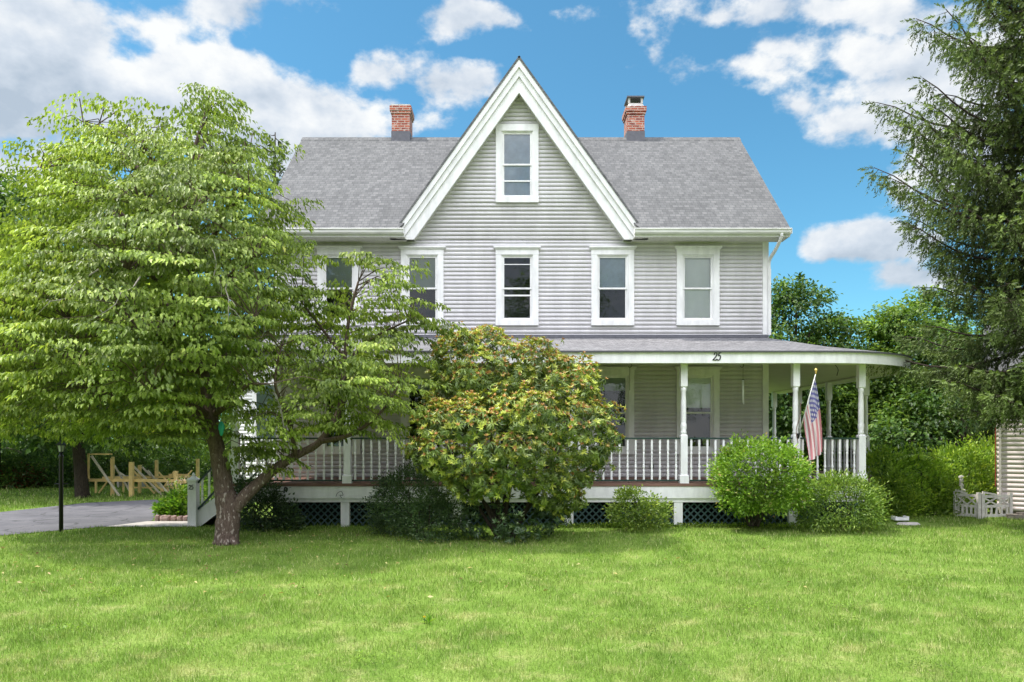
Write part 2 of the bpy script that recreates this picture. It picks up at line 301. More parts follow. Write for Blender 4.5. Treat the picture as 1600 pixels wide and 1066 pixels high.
class MB:
    def __init__(s): s.v = []; s.f = []; s.sm = []
    def add(s, vs, fs, smooth=False):
        b = len(s.v); s.v += [tuple(p) for p in vs]; s.f += [tuple(i + b for i in f) for f in fs]; s.sm += [smooth] * len(fs); return s
    def box(s, x0, x1, y0, y1, z0, z1):
        v = [(x, y, z) for z in (z0, z1) for y in (y0, y1) for x in (x0, x1)]
        return s.add(v, [(0, 2, 3, 1), (4, 5, 7, 6), (0, 1, 5, 4), (2, 6, 7, 3), (0, 4, 6, 2), (1, 3, 7, 5)])
    def bar(s, p, q, w, h=None, up=(0, 0, 1)):
        p, q = Vector(p), Vector(q); h = h or w; d = (q - p).normalized(); u = Vector(up)
        if abs(d.dot(u)) > .97: u = Vector((0, 1, 0))
        r = d.cross(u).normalized(); u = r.cross(d); v = []
        for c in (p, q):
            for a, b in ((-1, -1), (1, -1), (1, 1), (-1, 1)): v.append(c + r * a * w / 2 + u * b * h / 2)
        return s.add(v, [(0, 3, 2, 1), (4, 5, 6, 7), (0, 1, 5, 4), (1, 2, 6, 5), (2, 3, 7, 6), (3, 0, 4, 7)])
    def tube(s, pts, radii, n=8, cap=True, rough=0.):
        pts = [Vector(p) for p in pts]; rings = []; b = []; prev = None
        for i, p in enumerate(pts):
            d = (pts[min(i + 1, len(pts) - 1)] - pts[max(i - 1, 0)]).normalized()
            if prev is None: prev = d.orthogonal().normalized()
            r = (prev - d * prev.dot(d)).normalized(); prev = r; u = d.cross(r)
            for k in range(n):
                a = 2 * math.pi * k / n; rr = radii[i] * (1 + rough * (random.random() - .5))
                b.append(p + (r * math.cos(a) + u * math.sin(a)) * rr)
        f = []
        for i in range(len(pts) - 1):
            for k in range(n):
                f.append((i * n + k, i * n + (k + 1) % n, (i + 1) * n + (k + 1) % n, (i + 1) * n + k))
        if cap: f.append(tuple(range(n))[::-1]); f.append(tuple((len(pts) - 1) * n + k for k in range(n)))
        return s.add(b, f, n > 4)
    def lathe(s, x, y, prof, n=12):
        return s.tube([(x, y, z) for z, r in prof], [r for z, r in prof], n)
    def sq(s, x, y, prof):      # square section along z
        v = []; f = []
        for z, r in prof: v += [(x - r, y - r, z), (x + r, y - r, z), (x + r, y + r, z), (x - r, y + r, z)]
        for i in range(len(prof) - 1):
            for k in range(4): f.append((i * 4 + k, i * 4 + (k + 1) % 4, i * 4 + 4 + (k + 1) % 4, i * 4 + 4 + k))
        f.append((3, 2, 1, 0)); f.append(tuple(len(v) - 4 + k for k in range(4)))
        return s.add(v, f)
    def prism(s, poly, y0, y1):  # poly in x,z (counter clockwise seen from -y)
        n = len(poly); v = [(x, y0, z) for x, z in poly] + [(x, y1, z) for x, z in poly]
        f = [tuple(range(n)), tuple(range(2 * n - 1, n - 1, -1))]
        for i in range(n): f.append((i, i + n, (i + 1) % n + n, (i + 1) % n))
        return s.add(v, f)
    def slab(s, poly, z0, z1):   # poly in x,y
        n = len(poly); v = [(x, y, z0) for x, y in poly] + [(x, y, z1) for x, y in poly]
        f = [tuple(range(n))[::-1], tuple(range(n, 2 * n))]
        for i in range(n): f.append((i, (i + 1) % n, (i + 1) % n + n, i + n))
        return s.add(v, f)
    def build(s, name, m, parent=None):
        me = bpy.data.meshes.new(name); me.from_pydata(s.v, [], s.f); me.materials.append(m)
        me.polygons.foreach_set('use_smooth', s.sm); me.update()
        o = bpy.data.objects.new(name, me); return link(o, parent)

def np_mesh(name, V, Fc, m, parent=None, rnd=None, per=None):
    "V (n,3), Fc (k, c) faces all of c corners; rnd one value per face"
    me = bpy.data.meshes.new(name); V = np.asarray(V, np.float32); Fc = np.asarray(Fc, np.int32); k, c = Fc.shape
    me.vertices.add(len(V)); me.vertices.foreach_set('co', V.ravel())
    me.loops.add(k * c); me.loops.foreach_set('vertex_index', Fc.ravel())
    me.polygons.add(k); me.polygons.foreach_set('loop_start', np.arange(0, k * c, c, dtype=np.int32))
    me.update(calc_edges=True)
    if rnd is not None:
        a = me.attributes.new('rnd', 'FLOAT', 'FACE'); a.data.foreach_set('value', np.asarray(rnd, np.float32))
    me.materials.append(m)
    return link(bpy.data.objects.new(name, me), parent)

def unit(a): return a / np.maximum(np.linalg.norm(a, axis=1, keepdims=True), 1e-9)
def leaf_arrays(P, A, N, L, W, fold=.25, droop=.15):
    A = unit(A); S = unit(np.cross(A, N)); N = np.cross(S, A); L = L[:, None]; W = W[:, None]
    base = P; l = P + A * L * .45 + S * W * .5 + N * W * fold; r = P + A * L * .45 - S * W * .5 + N * W * fold; tip = P + A * L - N * L * droop
    n = len(P); V = np.stack([base, l, r, tip], 1).reshape(-1, 3); i = np.arange(n)[:, None] * 4
    return V, np.concatenate([i + np.array([[0, 3, 1]]), i + np.array([[0, 2, 3]])], 1).reshape(-1, 3)
def leaf_mesh(name, P, A, N, L, W, rnd, m, parent=None, fold=.25, droop=.15):
    V, Fc = leaf_arrays(P, A, N, L, W, fold, droop)
    return np_mesh(name, V, Fc, m, parent, np.repeat(rnd, 2))
def smooth_path(pts, k=5):
    pts = [Vector(p) for p in pts]; out = []
    P = [pts[0]] + pts + [pts[-1]]
    for i in range(1, len(P) - 2):
        for j in range(k):
            t = j / k; a, b, c, d = P[i - 1], P[i], P[i + 1], P[i + 2]
            out.append(.5 * ((2 * b) + (c - a) * t + (2 * a - 5 * b + 4 * c - d) * t * t + (3 * b - a - 3 * c + d) * t ** 3))
    out.append(pts[-1]); return out

# ------------------------------------------------------------------ setting
def flat(name, poly, z, m):
    me = bpy.data.meshes.new(name); me.from_pydata([(x, y, z) for x, y in poly], [], [tuple(range(len(poly)))]); me.materials.append(m)
    o = bpy.data.objects.new(name, me); COL.objects.link(o); return tag(o, kind='structure')
flat('ground', [(-400, -400), (400, -400), (400, 900), (-400, 900)], 0, M['lawn'])
DRIVE = [(-45, 12.2), (-14, 13.6), (-10.2, 14.35), (-9.5, 15.25), (-9.0, 15.8), (-8.55, 16.6), (-8.5, 22.9), (-11.5, 22.9), (-13.0, 21.8), (-13.6, 18.9), (-16, 18.0), (-45, 15.5)]
flat('driveway', DRIVE, .012, M['asphalt'])
flat('walkway', [(-9.0, 15.72), (-7.0, 15.72), (-7.0, 16.75), (-8.55, 16.75), (-8.75, 16.2)], .022, M['concrete'])
flat('garden_soil', [(-8.45, 16.95), (-6.9, 16.95), (-6.9, 18.3), (-8.45, 18.3)], .03, M['mulch'])
flat('street', [(-400, -14), (400, -14), (400, -6), (-400, -6)], .012, M['road'])

def in_poly(x, y, poly):
    c = np.zeros(x.shape, bool); n = len(poly)
    for i in range(n):
        x0, y0 = poly[i]; x1, y1 = poly[(i + 1) % n]
        if y0 == y1: continue
        c ^= ((y0 > y) != (y1 > y)) & (x < (x1 - x0) * (y - y0) / (y1 - y0) + x0)
    return c
def grass():
    Vs = []; Fs = []; R = []; off = 0
    # (y0, y1, blades per square metre, height, width)
    for y0, y1, d, h, w in ((4.6, 6.5, 3600, .045, .005), (6.5, 8.5, 2500, .05, .0065), (8.5, 11, 1500, .055, .008), (11, 14, 950, .06, .010), (14, 17.2, 650, .065, .013), (17.2, 24, 230, .08, .022), (24, 36, 70, .10, .04)):
        hw = y1 * .74 + .5; n = int((y1 - y0) * 2 * hw * d)
        x = RNG.uniform(-hw, hw, n); y = RNG.uniform(y0, y1, n)
        keep = ~in_poly(x, y, DRIVE) & ~((x > -9.0) & (x < -7) & (y > 15.7) & (y < 16.9)) & ~((x > -8.5) & (x < 9.7) & (y > 16.0) & (y < 27))
        # leave bare spots and clumps
        cl = np.sin(x * 3.1 + np.sin(y * 2.3) * 2) * np.sin(y * 2.7 + np.sin(x * 1.9) * 2)
        keep &= RNG.random(n) < .78 + .3 * cl
        x, y = x[keep], y[keep]; cl = cl[keep]; n = len(x)
        hh = h * RNG.uniform(.5, 1.25, n) * (1 + .25 * cl); long_ = RNG.random(n) < .006; hh[long_] *= 2.2
        az = RNG.uniform(0, 2 * np.pi, n); le = np.abs(RNG.normal(0, .5, n)) * hh; la = RNG.uniform(0, 2 * np.pi, n)
        wx = np.cos(az) * w * .5; wy = np.sin(az) * w * .5
        a = np.stack([x - wx, y - wy, np.zeros(n)], 1); b = np.stack([x + wx, y + wy, np.zeros(n)], 1)
        c = np.stack([x + np.cos(la) * le, y + np.sin(la) * le, hh], 1)
        Vs.append(np.stack([a, b, c], 1).reshape(-1, 3)); Fs.append(np.arange(3 * n).reshape(-1, 3) + off); off += 3 * n; R.append(RNG.random(n))
    o = np_mesh('grass', np.concatenate(Vs), np.concatenate(Fs), M['blade'], None, np.concatenate(R)); tag(o, 'short mown lawn grass with dry patches', 'grass', kind='stuff')
grass()

# ------------------------------------------------------------------ house
WY = 18.45; XL, XR = -6.05, 6.56; CX = .18; DECK = .965
EZ, SLOPE = 7.2, .985; RY = 21.9; RZ = EZ + (RY - 17.85) * SLOPE
AP, GS = 11.65, 1.395
house = thing('house', 'pale grey clapboard house with steep white trimmed centre gable and wraparound porch', 'house', (CX, WY, 0))

def siding(name, O, U, N, u0, u1, z0, z1, holes=(), clip=None, m=None, parent=None, lap=.106):
    "laps with a real hollow under each lip; holes are (u0,u1,z0,z1); clip(z)->(u0,u1)"
    O, U, N = np.array(O, float), np.array(U, float), np.array(N, float)
    prof = [(0, -.004), (.001, .0085), (.925, .0065), (.94, -.004), (1, -.004)]
    V = []; Fc = []
    z = z0
    while z < z1 - 1e-4:
        zt = min(z + lap, z1); a, b = u0, u1; a2, b2 = u0, u1
        if clip: a, b = clip(z); a2, b2 = clip(zt)
        if b - a < .02: break
        segs = [(a, b, a2, b2)]
        for h in holes:
            if h[2] < (z + zt) / 2 < h[3]:
                ns = []
                for s_ in segs:
                    if h[0] > s_[0] and h[1] < s_[1]: ns += [(s_[0], h[0], s_[2], h[0]), (h[1], s_[1], h[1], s_[3])]
                    else: ns.append(s_)
                segs = ns
        for s_ in segs:
            i = len(V)
            for f, d in prof:
                zz = z + (zt - z) * f
                for uu in (s_[0] + (s_[2] - s_[0]) * f, s_[1] + (s_[3] - s_[1]) * f): V.append(O + U * uu + N * d + np.array([0, 0, zz]))
            for k in range(len(prof) - 1): Fc.append((i + 2 * k, i + 2 * k + 1, i + 2 * k + 3, i + 2 * k + 2))
        z += lap
    return np_mesh(name, V, Fc, m or M['siding'], parent)

UPW = [(530, 'g'), (660, 'g'), (808, 'd'), (957, 'b'), (1090, 'w')]
HW = .55
wins = []
for px, k in UPW: wins.append((gx(px, WY), 4.88, 6.85, k, 'up'))
wins.append((gx(808, WY), 8.05, 10.04, 'blue', 'gable'))
for px, k in ((530, 'd'), (660, 'd'), (957, 'd'), (1090, 'l')): wins.append((gx(px, WY), 1.56, 3.75, k, 'low'))
holes = [(x - HW + .06, x + HW - .06, z0 + .06, z1 - .06) for x, z0, z1, k, s in wins]
DOORX = gx(808, WY); holes.append((DOORX - .62, DOORX + .62, .9, 3.35))
siding('wall', (0, WY, 0), (1, 0, 0), (0, -1, 0), XL, XR, DECK, 7.08, holes, None, None, house)
def gclip(z):
    h = max(0, (AP - .62 - z) / GS); return CX - h, CX + h
siding('gable_wall', (0, WY, 0), (1, 0, 0), (0, -1, 0), XL, XR, 7.08 + .01, 11.1, holes, gclip, None, house)
def sclip(z):
    if z < 7.2: return (-8.0, 0)
    d = max(0, (z - 7.2) / SLOPE); return (-8.0 + d, -d) if False else (WY + d - .6 - WY, 0)
BACK = 25.95
def side_wall(x, nx):
    def cl(z):
        d = max(0., (z - EZ) / SLOPE - .55); return (WY + d, BACK - d)
    siding('side_wall', (x, 0, 0), (0, 1, 0), (nx, 0, 0), WY, BACK, .45, 11.0, (), cl, None, house)
side_wall(XR, 1); side_wall(XL, -1)
siding('back_wall', (0, BACK, 0), (1, 0, 0), (0, 1, 0), XL, XR, .45, 7.08, (), None, None, house)
b = MB(); b.box(XL + .02, XR - .02, WY + .03, WY + .25, 0, .96); b.box(XL + .02, XR - .02, BACK - .25, BACK - .02, 0, .5)
b.box(XL + .02, XL + .2, WY + .25, BACK - .25, 0, .5); b.box(XR - .2, XR - .02, WY + .25, BACK - .25, 0, .5); b.build('foundation', M['rock'], house)
for x in (XL + .02, XR - .02):
    b = MB(); b.box(x - .075, x + .075, WY - .045, WY + .10, DECK + .002, 7.06); b.build('corner_board', M['white'], house)

def window(x, z0, z1, kind, style):
    y = WY; w = MB(); c = .145
    w.box(x - HW, x - HW + c, y - .065, y, z0 + .13, z1 - .15); w.box(x + HW - c, x + HW, y - .065, y, z0 + .13, z1 - .15)
    w.box(x - HW - .004, x + HW + .004, y - .068, y, z0, z0 + .13)
    w.box(x - HW - .004, x + HW + .004, y - .068, y, z1 - .15, z1 + .02)
    if style != 'gable':
        w.box(x - HW - .055, x + HW + .055, y - .12, y, z1 + .02, z1 + .06); w.box(x - HW - .03, x + HW + .03, y - .09, y, z1 - .01, z1 + .018)
    # reveal
    i0, i1, j0, j1 = x - HW + c, x + HW - c, z0 + .13, z1 - .15
    o = w.build('window', M['white'] if style != 'low' else M['white'], house)
    s = MB(); f = .05
    def frame(a0, a1, b0, b1, yf, yb, t):
        s.box(a0, a0 + t, yf, yb, b0, b1); s.box(a1 - t, a1, yf, yb, b0, b1); s.box(a0 + t, a1 - t, yf, yb, b0, b0 + t); s.box(a0 + t, a1 - t, yf, yb, b1 - t, b1)
    frame(i0, i1, j0, j1, y - .035, y + .06, .03)
    i0 += .03; i1 -= .03; j0 += .03; j1 -= .03
    mid = j0 + (j1 - j0) * (.49 if style != 'gable' else .5)
    frame(i0, i1, mid - .02, j1, y - .012, y + .012, .042)
    frame(i0, i1, j0, mid + .02, y - .022 + .036, y + .022 + .036, .042)
    if style == 'gable': s.box(i0 + .042, i1 - .042, y - .005, y + .03, j0 + (mid - j0) * .47, j0 + (mid - j0) * .47 + .035)
    if kind == 'd' and style == 'up':
        s.box(i0 + .042, i1 - .042, y - .006, y + .02, mid - .2, mid - .16); s.box(i0 + .042, i1 - .042, y - .006, y + .02, j1 - .22, j1 - .2)
    s.build('sash', M['white'], o)
    for a, b2, yy in ((j0 + .04, mid - .02, y + .034), (mid + .02, j1 - .04, y)):
        p = MB(); p.add([(i0 + .04, yy, a), (i1 - .04, yy, a), (i1 - .04, yy, b2), (i0 + .04, yy, b2)], [(0, 1, 2, 3)]); p.build('pane', M['glass'], o)
    sh = None
    if kind == 'g': sh = (mid + .0, M['blindg'])
    if kind == 'w': sh = (j0 + .02, M['blindw'])
    if kind == 'b': sh = (mid, M['blindb'])
    if kind == 'blue': sh = (j0 + .04, M['blindb'])
    if kind == 'l': sh = (mid + .15, M['blindw'])
    if kind == 'd' and style == 'low': sh = (j1 - .35, M['blindg'])
    if sh:
        n = 10; p = MB(); vs = []; xs = np.linspace(i0 + .01, i1 - .01, n)
        for xx in xs: vs += [(xx, y + .052 + .008 * math.sin(xx * 23), sh[0]), (xx, y + .052 + .004 * math.sin(xx * 23 + 1), j1)]
        p.add(vs, [(2 * k, 2 * k + 2, 2 * k + 3, 2 * k + 1) for k in range(n - 1)], True)
        p.box(i0 + .01, i1 - .01, y + .064, y + .08, sh[0] - .02, sh[0]); p.build('shade', sh[1], o)
        if kind == 'blue':
            for zz in (j0 + .62, j1 - .30, j1 - .12): q = MB(); q.bar((i0 + .03, y + .07, zz), (i1 - .03, y + .07, zz + .02), .015, .012); q.build('shade_fold', M['blindw'], o)
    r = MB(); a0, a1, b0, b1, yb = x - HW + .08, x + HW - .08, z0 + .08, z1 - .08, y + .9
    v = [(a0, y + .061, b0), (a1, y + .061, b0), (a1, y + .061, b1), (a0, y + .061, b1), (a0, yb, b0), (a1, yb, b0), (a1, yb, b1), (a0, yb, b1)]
    r.add(v, [(4, 5, 6, 7), (0, 1, 5, 4), (3, 7, 6, 2), (0, 4, 7, 3), (1, 2, 6, 5)]); r.build('dark_room_box', M['room'], o)  # near-black box paints the darkness of the room behind the glass
    return o
for w_ in wins: window(*w_)
# front door behind the rhododendron
d = MB(); c = .14
d.box(DOORX - .62 - .06, DOORX - .48, WY - .07, WY + .02, DECK + .002, 3.25); d.box(DOORX + .48, DOORX + .68, WY - .07, WY + .02, DECK + .002, 3.25); d.box(DOORX - .69, DOORX + .69, WY - .075, WY + .02, 3.25, 3.45)
do = d.build('door', M['white'], house)
q = MB(); q.box(DOORX - .475, DOORX + .475, WY - .01, WY + .04, DECK + .01, 3.24); q.build('door_leaf', M['green'], do)
q = MB(); q.lathe(DOORX + .38, WY - .05, [(1.98, .01), (2.0, .03), (2.04, .03), (2.06, .01)]); q.build('handle', M['brass'], do)

# main roof, two halves cut along the valleys
def roof_slab(poly, name, m, th=.05):
    "poly: 3D points counter-clockwise seen from above"
    n = len(poly); P = [Vector(p) for p in poly]; nr = (P[1] - P[0]).cross(P[2] - P[0]).normalized()
    if nr.z < 0: P.reverse(); nr = -nr
    v = P + [p - nr * th for p in P]
    f = [tuple(range(n)), tuple(range(2 * n - 1, n - 1, -1))] + [(i, i + n, (i + 1) % n + n, (i + 1) % n) for i in range(n)]
    return MB().add(v, f).build(name, m, house)
def mz(y): return EZ + (y - 17.85) * SLOPE
XLo, XRo = -6.42, 6.97
for x_out, sgn in ((XRo, 1), (XLo, -1)):
    roof_slab([(x_out, 17.85, EZ), (x_out, RY, RZ), (CX + sgn * .2, RY, RZ), (CX + sgn * 3.06, 17.85, EZ)], 'roof', M['roof'])
roof_slab([(XRo, RY, RZ), (XRo, 26.5, RZ - (26.5 - RY) * SLOPE), (XLo, 26.5, RZ - (26.5 - RY) * SLOPE), (XLo, RY, RZ)], 'roof', M['roof'])
for a_, c_ in ((XLo - .01, CX - .5), (CX + .5, XRo + .01)):
    b = MB(); sec = [(RY, RZ + .02), (RY - .15, RZ + .012 - .15 * SLOPE), (RY - .15, RZ - .03 - .15 * SLOPE), (RY + .15, RZ - .03 - .15 * SLOPE), (RY + .15, RZ + .012 - .15 * SLOPE)]
    b.add([(x, y, z) for x in (a_, c_) for y, z in sec], [(i, (i + 1) % 5, (i + 1) % 5 + 5, i + 5) for i in range(5)] + [(0, 1, 2, 3, 4), (9, 8, 7, 6, 5)]); b.build('ridge_cap', M['roof'], house)
# side rakes
for x in (XRo - .02, XLo + .02):
    b = MB()
    b.bar((x, 17.86, EZ - .13), (x, RY, RZ - .13), .035, .16); b.bar((x, RY, RZ - .13), (x, 26.45, RZ - .13 - (26.45 - RY) * SLOPE), .035, .16)
    b.build('side_rake_board', M['white'], house)
for x0, x1 in ((XLo + .04, XL - .09), (XR + .09, XRo - .04)):
    b = MB()
    for ya, za, yb, zb in ((18.0, mz(18.0), RY, RZ), (RY, RZ, 26.4, RZ - (26.4 - RY) * SLOPE)):
        b.add([(x0, ya, za - .2), (x1, ya, za - .2), (x1, yb, zb - .2), (x0, yb, zb - .2)], [(0, 1, 2, 3)])
    b.build('side_soffit', M['soffit'], house)
# cross gable roof
for sgn in (1, -1):
    x1 = CX + sgn * 3.25; z1 = AP - GS * 3.25
    roof_slab([(CX, 18.06, AP), (x1, 18.06, z1), (x1, 23.4, z1), (CX, 23.4, AP)], 'gable_roof', M['roofside'], .045)
b = MB(); b.prism([(CX - 1.2, AP - GS * 1.2 - .08), (CX + 1.2, AP - GS * 1.2 - .08), (CX, AP - .08)], 23.2, 23.25); b.build('gable_back_wall', M['siding'], house)
# three stepped rake boards: (drop from, drop to, front y)
ZB = 7.03
def chevron(d0, d1, y0, y1):
    pol = []
    zo, zi = AP - d0, AP - d1
    ho, hi = (zo - ZB) / GS, (zi - ZB) / GS
    m = MB()
    for sg in (-1, 1):
        P = [(CX, zi), (CX + sg * hi, ZB), (CX + sg * ho, ZB), (CX, zo)]
        if sg == 1: P = P
        m.prism(P if sg > 0 else P[::-1], y0, y1)
    return m
for d0, d1, yf in ((.05, .27, 18.08), (.272, .49, 18.125), (.492, .885, 18.17)):
    chevron(d0, d1, yf, 18.23).build('rake_board', M['white'], house)
b = MB()
for sg in (-1, 1):   # soffit under the rakes
    zi = AP - .84
    h = (zi - ZB - .03) / GS
    b.add([(CX, 18.23, zi), (CX + sg * h, 18.23, ZB + .03), (CX + sg * h, WY, ZB + .03), (CX, WY, zi)], [(0, 1, 2, 3)])
b.build('rake_soffit', M['soffit'], house)
# eaves: soffit, fascia, gutter each side of the gable
for x0, x1 in ((XLo, CX - 2.88), (CX + 2.88, XRo)):
    b = MB(); b.box(x0 + .02, x1, 17.93, WY - .028, 7.03, 7.05); b.build('soffit', M['soffit'], house)
    b = MB(); b.box(x0 + .02, x1, 17.90, 17.93, 7.02, 7.15); b.build('fascia', M['white'], house)
    b = MB(); zt = 7.205
    P = [(17.77, zt), (17.765, zt - .02), (17.79, zt - .03), (17.80, zt - .10), (17.83, zt - .13), (17.895, zt - .13), (17.895, zt - .01), (17.885, zt - .01), (17.885, zt - .11), (17.83, zt - .11), (17.80, zt - .05), (17.785, zt)]
    n = len(P); v = [(x0, y, z) for y, z in P] + [(x1, y, z) for y, z in P]
    f = [(i, (i + 1) % n, (i + 1) % n + n, i + n) for i in range(n)] + [tuple(range(n)), tuple(range(2 * n - 1, n - 1, -1))]
    b.add(v, f); b.box(x0 - .004, x0 + .003, 17.765, 17.90, zt - .133, zt); b.box(x1 - .003, x1 + .004, 17.765, 17.90, zt - .133, zt)
    b.build('gutter', M['gutter'], house)
b = MB()
pth = smooth_path([(XR + .17, 17.84, 7.08), (XR + .17, 17.86, 6.98), (XR + .12, 18.1, 6.75), (XR + .06, 18.36, 6.55), (XR + .055, 18.38, 6.3)], 4)
for a_, c_ in zip(pth[:-1], pth[1:]): b.bar(a_, c_, .07, .06, (1, 0, 0))
b.box(XR + .02, XR + .09, 18.33, 18.40, 4.62, 6.32); b.build('downspout', M['white'], house)

def chimney(px0, px1, ytop, kind):
    yf = 21.75; x0, x1 = gx(px0, yf), gx(px1, yf); zt = gz(ytop, yf); dep = .62
    c_ = MB(); c_.box(x0, x1, yf, yf + dep, 10.4, zt - .22); c_.box(x0 - .03, x1 + .03, yf - .03, yf + dep + .03, zt - .22, zt - .145)
    c_.box(x0 - .055, x1 + .055, yf - .055, yf + dep + .055, zt - .145, zt)
    o = c_.build('chimney', M['brick'], house)
    q = MB(); q.box(x0 - .012, x1 + .012, yf - .012, yf + dep + .012, 10.6, gz(205, yf)); q.build('flashing', M['lead'], o)
    q = MB()
    if kind == 'flat': q.box(x0 - .02, x1 + .02, yf - .02, yf + dep + .02, zt, zt + .05)
    else:
        q.add([(x0, yf, zt), (x1, yf, zt), (x1, yf + dep, zt), (x0, yf + dep, zt), (x0 + .06, yf + .06, zt + .14), (x1 - .06, yf + .06, zt + .14), (x1 - .06, yf + dep - .06, zt + .14), (x0 + .06, yf + dep - .06, zt + .14)],
              [(0, 1, 5, 4), (1, 2, 6, 5), (2, 3, 7, 6), (3, 0, 4, 7), (4, 5, 6, 7)])
        for xx in (x0 + .07, x1 - .07):
            for yy in (yf + .08, yf + dep - .08): q.box(xx - .03, xx + .03, yy - .03, yy + .03, zt + .13, zt + .30)
    q.build('cap', M['cement'], o)
    if kind != 'flat':
        q = MB(); q.box(x0 + .0, x1 - .0, yf + .0, yf + dep, zt + .30, zt + .34); q.build('cap_slab', M['lead'], o)
chimney(612, 640, 166, 'flat'); chimney(980, 1007, 167, 'stone')

# ---------------- porch
PY = 15.9; EDGE_Y = 15.55; ECX, ECY, ER = 7.0, 18.4, 2.85; SIDE_END = 26.2
def edge_loop(off=0., n=18):
    r = ER + off; pts = [(-6.38, ECY - r), (ECX, ECY - r)]
    for k in range(1, n + 1):
        a = math.pi / 2 * k / n; pts.append((ECX + r * math.sin(a), ECY - r * math.cos(a)))
    pts.append((ECX + r, SIDE_END)); return pts
def strip(loop, z0, z1, name, m, parent=None, loop2=None):
    l2 = loop2 or loop; v = []; n = len(loop)
    for (x, y), (x2, y2) in zip(loop, l2): v += [(x, y, z0), (x2, y2, z1)]
    return MB().add(v, [(2 * i, 2 * i + 2, 2 * i + 3, 2 * i + 1) for i in range(n - 1)], False).build(name, m, parent or house)
outer = edge_loop(0); inner = edge_loop(-.045)
# fascia: front, back and bottom faces as one band
v = []; 
for (x, y), (x2, y2) in zip(outer, inner): v += [(x, y, 3.60), (x, y, 3.825), (x2, y2, 3.825), (x2, y2, 3.60)]
f = []
for i in range(len(outer) - 1):
    for k in range(4): f.append((4 * i + k, 4 * i + 4 + k, 4 * i + 4 + (k + 1) % 4, 4 * i + (k + 1) % 4))
f += [(0, 1, 2, 3), tuple(len(v) - 4 + k for k in (3, 2, 1, 0))]
MB().add(v, f).build('porch_fascia', M['white'], house)
def porch_cover(zo, zi, off, nm, m_front, m_side, flip=False):
    lp = edge_loop(off); n = len(lp)
    inn = [(-6.38, WY), (XR, WY)] + [(XR, WY)] * (n - 3) + [(XR, SIDE_END)]
    # sagging middle ring so the corner has its soft bell shape
    mid = [((a[0] + b2[0]) / 2, (a[1] + b2[1]) / 2) for a, b2 in zip(lp, inn)]
    zm = (zo + zi) / 2 - .04
    def part(i0, i1, m):
        V = []; 
        for i in range(i0, i1 + 1): V += [(lp[i][0], lp[i][1], zo), (mid[i][0], mid[i][1], zm), (inn[i][0], inn[i][1], zi)]
        Fq = []
        for k in range(i1 - i0): Fq += [(3 * k, 3 * k + 3, 3 * k + 4, 3 * k + 1), (3 * k + 1, 3 * k + 4, 3 * k + 5, 3 * k + 2)]
        MB().add(V, Fq, True).build(nm, m, house)
    part(0, 1 + 9, m_front); part(10, n - 1, m_side)
porch_cover(3.865, 4.57, .05, 'porch_roof', M['porchroof'], M['porchroofside'])
lo = edge_loop(.05); strip(lo, 3.827, 3.865, 'shingle_edge', M['edge'])
strip(edge_loop(.045), 3.827, 3.829, 'drip_edge', M['white'], None, edge_loop(-.02))
porch_cover(3.615, 4.02, -.05, 'porch_ceiling', M['ceiling'], M['ceiling'])
b = MB(); b.add([(-6.38, 15.56, 3.60), (-6.38, WY, 3.60), (-6.38, WY, 4.56), (-6.38, 15.56, 3.85)], [(0, 1, 2, 3)]); b.build('porch_end_wall', M['white'], house)
b = MB(); b.box(XL - .3, XR + .03, WY - .06, WY - .026, 4.56, 4.64); b.build('flashing_board', M['lead'], house)
# beam on the posts
POSTX = [-6.15 + 2.492 * k for k in range(6)]
RP = [(POSTX[5], PY), (7.9, 16.17), (9.4, 19.0), (9.4, 21.2), (9.4, 23.4), (9.4, 25.6)]
b = MB(); b.box(-6.3, POSTX[5], PY - .06, PY + .06, 3.62, 3.74)
for p, q in zip(RP[:-1], RP[1:]): b.bar((*p, 3.68), (*q, 3.68), .12, .12)
b.build('porch_beam', M['ceiling'], house)
def post(x, y, top=3.66):
    p = MB(); p.sq(x, y, [(DECK, .1), (DECK + .17, .1), (DECK + .19, .075), (2.02, .075), (2.05, .058)])
    p.lathe(x, y, [(2.05, .055), (2.08, .066), (2.11, .066), (2.14, .056), (2.2, .068), (2.28, .068), (2.31, .055), (2.36, .062), (2.75, .06), (3.0, .052), (3.03, .064), (3.07, .064), (3.1, .055)], 14)
    p.sq(x, y, [(3.09, .055), (3.12, .074), (top, .074)]); return p.build('porch_post', M['white'], house)
for x in POSTX: post(x, PY)
for x, y in RP[1:]: post(x, y)
BAL = MB(); BAL.sq(0, 0, [(DECK + .075, .021), (DECK + .28, .021), (DECK + .31, .013), (DECK + .36, .023), (DECK + .42, .017), (DECK + .62, .014), (DECK + .66, .022), (DECK + .70, .014), (DECK + .74, .021), (1.945, .021)])
bal0 = None
def railing(p, q, y=None, n=13):
    global bal0
    p, q = Vector((p[0], p[1], 0)), Vector((q[0], q[1], 0)); d = (q - p).normalized()
    a, c_ = p + d * .08, q - d * .08
    r = MB(); r.bar((a.x, a.y, 1.962), (c_.x, c_.y, 1.962), .075, .035); o = r.build('railing', M['green'], house)
    r = MB(); r.bar((a.x, a.y, DECK + .06), (c_.x, c_.y, DECK + .06), .05, .035); r.build('bottom_rail', M['green'], o)
    for k in range(n):
        t = (k + .5) / n; pt = a.lerp(c_, t)
        if bal0 is None: bal0 = BAL.build('baluster', M['white'], o); bb = bal0; base = bb.location.copy()
        else: bb = bal0.copy(); COL.objects.link(bb); bb.parent = o
        bb.location = Vector((-house.location.x, -house.location.y, 0)) + Vector((pt.x, pt.y, 0)) if False else Vector((pt.x, pt.y, 0))
    return o
